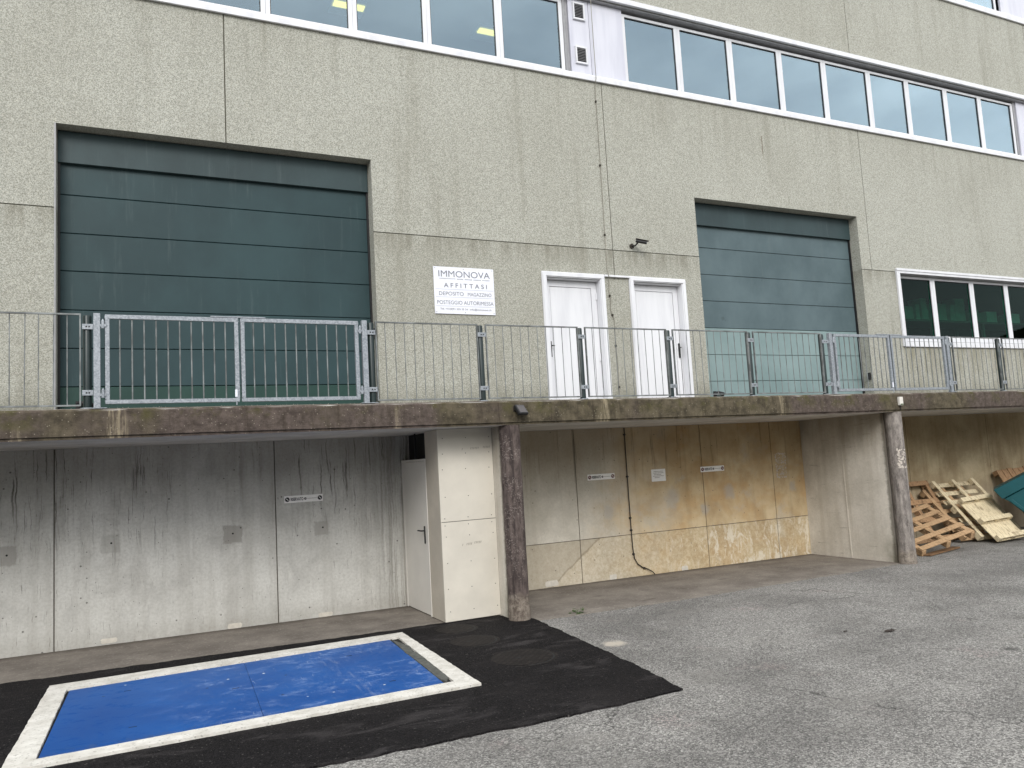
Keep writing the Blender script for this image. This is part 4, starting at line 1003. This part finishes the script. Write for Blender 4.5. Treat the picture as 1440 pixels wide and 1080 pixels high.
# ------------------------------------------------------------------ pallets and skip
def xform(loc, tilt, roll, yaw): return Matrix.Translation(loc) @ Matrix.Rotation(R(yaw), 4, 'Z') @ Matrix.Rotation(R(tilt), 4, 'X') @ Matrix.Rotation(R(roll), 4, 'Y')
def pallet(loc, tilt, roll, yaw, W, L, label, mat, deck, under, rng, up='boards'):
    """local x = width, y up the slope, z out of the deck; deck boards lie along x on runners along y"""
    t = thing('wooden_pallet', (0, 0, 0), label, 'pallet', 'broken pallets heaped by the grey column'); rr = random.Random(rng)
    t.matrix_world = xform(loc, tilt, roll, yaw)
    t.location, t.rotation_euler = loc, (xform((0, 0, 0), tilt, roll, yaw)).to_euler()
    def part(name, mb):
        me = bpy.data.meshes.new(name); me.from_pydata([tuple(v) for v in mb.v], [], mb.f); me.materials.append(mat)
        o = bpy.data.objects.new(name, me); C.objects.link(o); o.parent = t
        b = o.modifiers.new('bevel', 'BEVEL'); b.width = .004; b.segments = 1
    if up == 'upright':
        nb, bw = deck
        for i in range(nb):
            x = (W-bw)*i/(nb-1); a = MB(); a.box(x+rr.uniform(-.008, .008), x+bw, rr.uniform(-.012, .012), L+rr.uniform(-.02, .02), -.022, 0); part('deck_board', a)
        for y in (0, (L-.1)/2, L-.1):
            a = MB(); a.box(0, W, y, y+.1, -.046, -.0225); part('runner', a)
            for x in (0, (W-.13)/2, W-.13): a = MB(); a.box(x, x+.13, y, y+.1, -.122, -.0465); part('block', a)
        return t
    n, bw = deck
    if n:
        for i in range(n):
            y = (L-bw)*i/(n-1) if n > 1 else 0; a = MB(); j = rr.uniform(-.015, .015); a.box(rr.uniform(-.01, .01), W+rr.uniform(-.01, .01), y+j, y+j+bw, -.022, 0); part('deck_board', a)
    for x in (0, (W-.09)/2, W-.09):
        if up == 'boards':
            a = MB(); a.box(x, x+.09, 0, L, -.046, -.0225); part('runner', a)
            for y in (0, (L-.13)/2, L-.13): a = MB(); a.box(x, x+.09, y, y+.13, -.122, -.0465); part('block', a)
            a = MB(); a.box(x, x+.09, 0, L, -.144, -.1225); part('skid', a)
        else:
            a = MB(); a.box(x, x+.09, 0, L, .1005, .122); part('skid', a)
            for y in (0, (L-.13)/2, L-.13): a = MB(); a.box(x, x+.09, y, y+.13, .0225, .1); part('block', a)
    if up != 'boards':
        for i in range(under[0]):
            y = (L-under[1])*i/(under[0]-1); a = MB(); a.box(0, W, y, y+under[1], .0005, .022); part('deck_board', a)
    return t
pallet((14.54, 1.05, gz(14.5)+.03), 48, 0, -1.5, 1.25, 1.42, 'pale pallet leaning on the wall, underside outwards, beneath the solid panel', wood_light, (0, 0), (7, .10), 1, 'under')
pallet((12.22, .46, gz(12)+.10), 26.2, -12.4, -1.9, 1.25, 1.05, 'tan slatted pallet lying tilted right beside the grey column', wood_tan, (5, .10), (0, 0), 2)
pallet((13.14, 1.32, gz(13)+.07), 61, 0, 2, 1.42, 1.28, 'old brown pallet leaning on the wall behind the tan slatted one', wood_brown, (4, .1), (0, 0), 3)
pallet((14.28, 1.20, gz(14.3)+.03), 47, 0, -1.5, 1.2, 1.22, 'tan pallet squeezed under the pale pallet, showing at its left side', wood_tan, (0, 0), (6, .1), 5, 'under')
pallet((16.72, 1.28, gz(16.7)+.07), 62, -4, 3, 1.25, 1.38, 'old brown pallet leaning on the wall behind the teal skip', wood_brown, (7, .16), (0, 0), 4, 'upright')
pn = thing('batten_panel', (14.5, .7, 0), 'pale solid plank panel with three cross battens lying on a pallet', 'panel')
tm = xform((14.6, .70, gz(14.6)+.012), 46.2, -3.4, 0); pn.location = tm.to_translation(); pn.rotation_euler = tm.to_euler()
def lpart(name, mb, mat, par):
    me = bpy.data.meshes.new(name); me.from_pydata([tuple(v) for v in mb.v], [], mb.f); me.materials.append(mat); o = bpy.data.objects.new(name, me); C.objects.link(o); o.parent = par
    b = o.modifiers.new('bevel', 'BEVEL'); b.width = .004; b.segments = 1
for i in range(5): a = MB(); a.box(.164*i+.001, .164*(i+1)-.002, random.uniform(0, .012), 1.0+random.uniform(-.01, .01), .0, .02); lpart('plank', a, wood_light, pn)
for y in (.0, .42, .94):
    a = MB(); a.box(-.02, .84, y, y+.10, .0205, .042); lpart('batten', a, wood_light, pn)
    for x in (-.02, .36, .74):
        a = MB(); a.box(x, x+.1, y, y+.1, .0425, .10); lpart('block', a, wood_light, pn)
    a = MB(); a.box(-.02, .84, y+.002, y+.098, .1005, .12); lpart('batten', a, wood_light, pn)
lo = MB(); lo.box(0, 1.25, 0, .14, 0, .025, xf=xform((12.3, .38, gz(12)+.004), 0, 0, 14)); o = lo.build('loose_board', wood_brown, None, bevel=.003); tag(o, 'old brown board lying flat under the tan slatted pallet', 'board')
lo = MB(); lo.box(0, 1.3, 0, .1, 0, .09, xf=xform((15.95, .98, gz(16)+.004), 0, 0, 4)); o = lo.build('timber_beam', wood_light, None, bevel=.004); tag(o, 'pale timber beam on the ground beneath the teal skip', 'beam')

sk = thing('tipping_skip', (15.9, .7, gz(15.9)), 'dark teal steel tipping skip at the right edge with a sloping lip', 'skip')
SE, SN = Vector((.5408, -.8412, 0)), Vector((.8412, .5408, 0)); ST = Vector((15.11, 1.0, 0))
def skp(name, poly, d0, d1, mat, bev):
    """side outline (s along the skip, z up) carried across its width"""
    a = MB(); n = len(poly); vs = [ST+SE*p[0]+SN*d0+Vector((0, 0, p[1])) for p in poly]+[ST+SE*p[0]+SN*d1+Vector((0, 0, p[1])) for p in poly]
    a.mesh(vs, [tuple(range(n)), tuple(range(2*n-1, n-1, -1))]+[(i, i+n, (i+1) % n+n, (i+1) % n) for i in range(n)]); return a.build(name, mat, sk, bevel=bev)
skp('lip', [(0, .874), (1.3, 1.567), (1.3, 1.35), (.136, .692)], 0, .95, teal, .01)
skp('hopper', [(.16, .69), (1.3, 1.345), (1.3, .12), (.77, .12), (.225, .655)], .05, .9, teal, .012)
skp('rib', [(.24, .665), (.29, .69), (.80, .18), (.77, .15)], .03, .0495, teal, .003)
for d in (.12, .68): skp('skid', [(.78, .0-.09), (1.3, -.09), (1.3, .119), (.78, .119)], d, d+.15, dark_rubber, .005)
# ------------------------------------------------------------------ camera
cam = bpy.data.cameras.new('camera'); co = bpy.data.objects.new('camera', cam); C.objects.link(co)
yaw, pit_, rol = R(25.675), R(5.685), R(-3.264)
f = Vector((math.sin(yaw)*math.cos(pit_), math.cos(yaw)*math.cos(pit_), math.sin(pit_))); rt = Vector((math.cos(yaw), -math.sin(yaw), 0)); up = rt.cross(f)
c, s = math.cos(rol), math.sin(rol); rt2 = c*rt+s*up; up2 = -s*rt+c*up
mw = Matrix((rt2, up2, -f)).transposed().to_4x4(); mw.translation = (0, -9, 1.945); co.matrix_world = mw
cam.sensor_width = 36; cam.lens = 36*1105/1440; cam.clip_end = 1000; cam.clip_start = .05
S.camera = co

# ------------------------------------------------------------------ light
EL, AZ = 33, 203      # overcast: a broad weak sun from behind the camera's left shoulder
sd = Vector((math.sin(R(AZ))*math.cos(R(EL)), math.cos(R(AZ))*math.cos(R(EL)), math.sin(R(EL))))
sl = bpy.data.lights.new('sun', 'SUN'); sl.energy = 1.9; sl.angle = R(22); sl.color = (1, .96, .9)
so = bpy.data.objects.new('sun', sl); C.objects.link(so); sl.color = (1, .975, .94); so.rotation_euler = sd.to_track_quat('Z', 'Y').to_euler()
W = bpy.data.worlds.new('World'); S.world = W; W.use_nodes = True; nt = W.node_tree; nt.nodes.clear()
bg = nt.nodes.new('ShaderNodeBackground'); wo = nt.nodes.new('ShaderNodeOutputWorld'); sky = nt.nodes.new('ShaderNodeTexSky')
sky.sky_type = 'NISHITA'; sky.sun_disc = False; sky.sun_elevation = R(EL); sky.sun_rotation = R(AZ); sky.air_density = 1; sky.dust_density = 2
tc = nt.nodes.new('ShaderNodeTexCoord'); mp = nt.nodes.new('ShaderNodeMapping'); mp.inputs['Scale'].default_value = (1.3, 1.3, 3.4)
nz = nt.nodes.new('ShaderNodeTexNoise'); nz.inputs['Scale'].default_value = 2.2; nz.inputs['Detail'].default_value = 7; nz.inputs['Roughness'].default_value = .55
mr_ = nt.nodes.new('ShaderNodeMapRange'); mr_.inputs[1].default_value = .34; mr_.inputs[2].default_value = .6; mr_.inputs[3].default_value = .52; mr_.inputs[4].default_value = .92
mx = nt.nodes.new('ShaderNodeMix'); mx.data_type = 'RGBA'; mx.inputs[7].default_value = (15.5, 15.8, 16.2, 1)
L = nt.links.new
L(tc.outputs['Generated'], mp.inputs[0]); L(mp.outputs[0], nz.inputs['Vector']); L(nz.outputs[0], mr_.inputs[0]); L(mr_.outputs[0], mx.inputs[0]); L(sky.outputs[0], mx.inputs[6]); L(mx.outputs[2], bg.inputs[0]); L(bg.outputs[0], wo.inputs[0])
bg.inputs[1].default_value = .132
S.view_settings.view_transform = 'Standard'; S.view_settings.look = 'None'; S.view_settings.exposure = 0; S.view_settings.gamma = 1
S.render.engine = 'CYCLES'
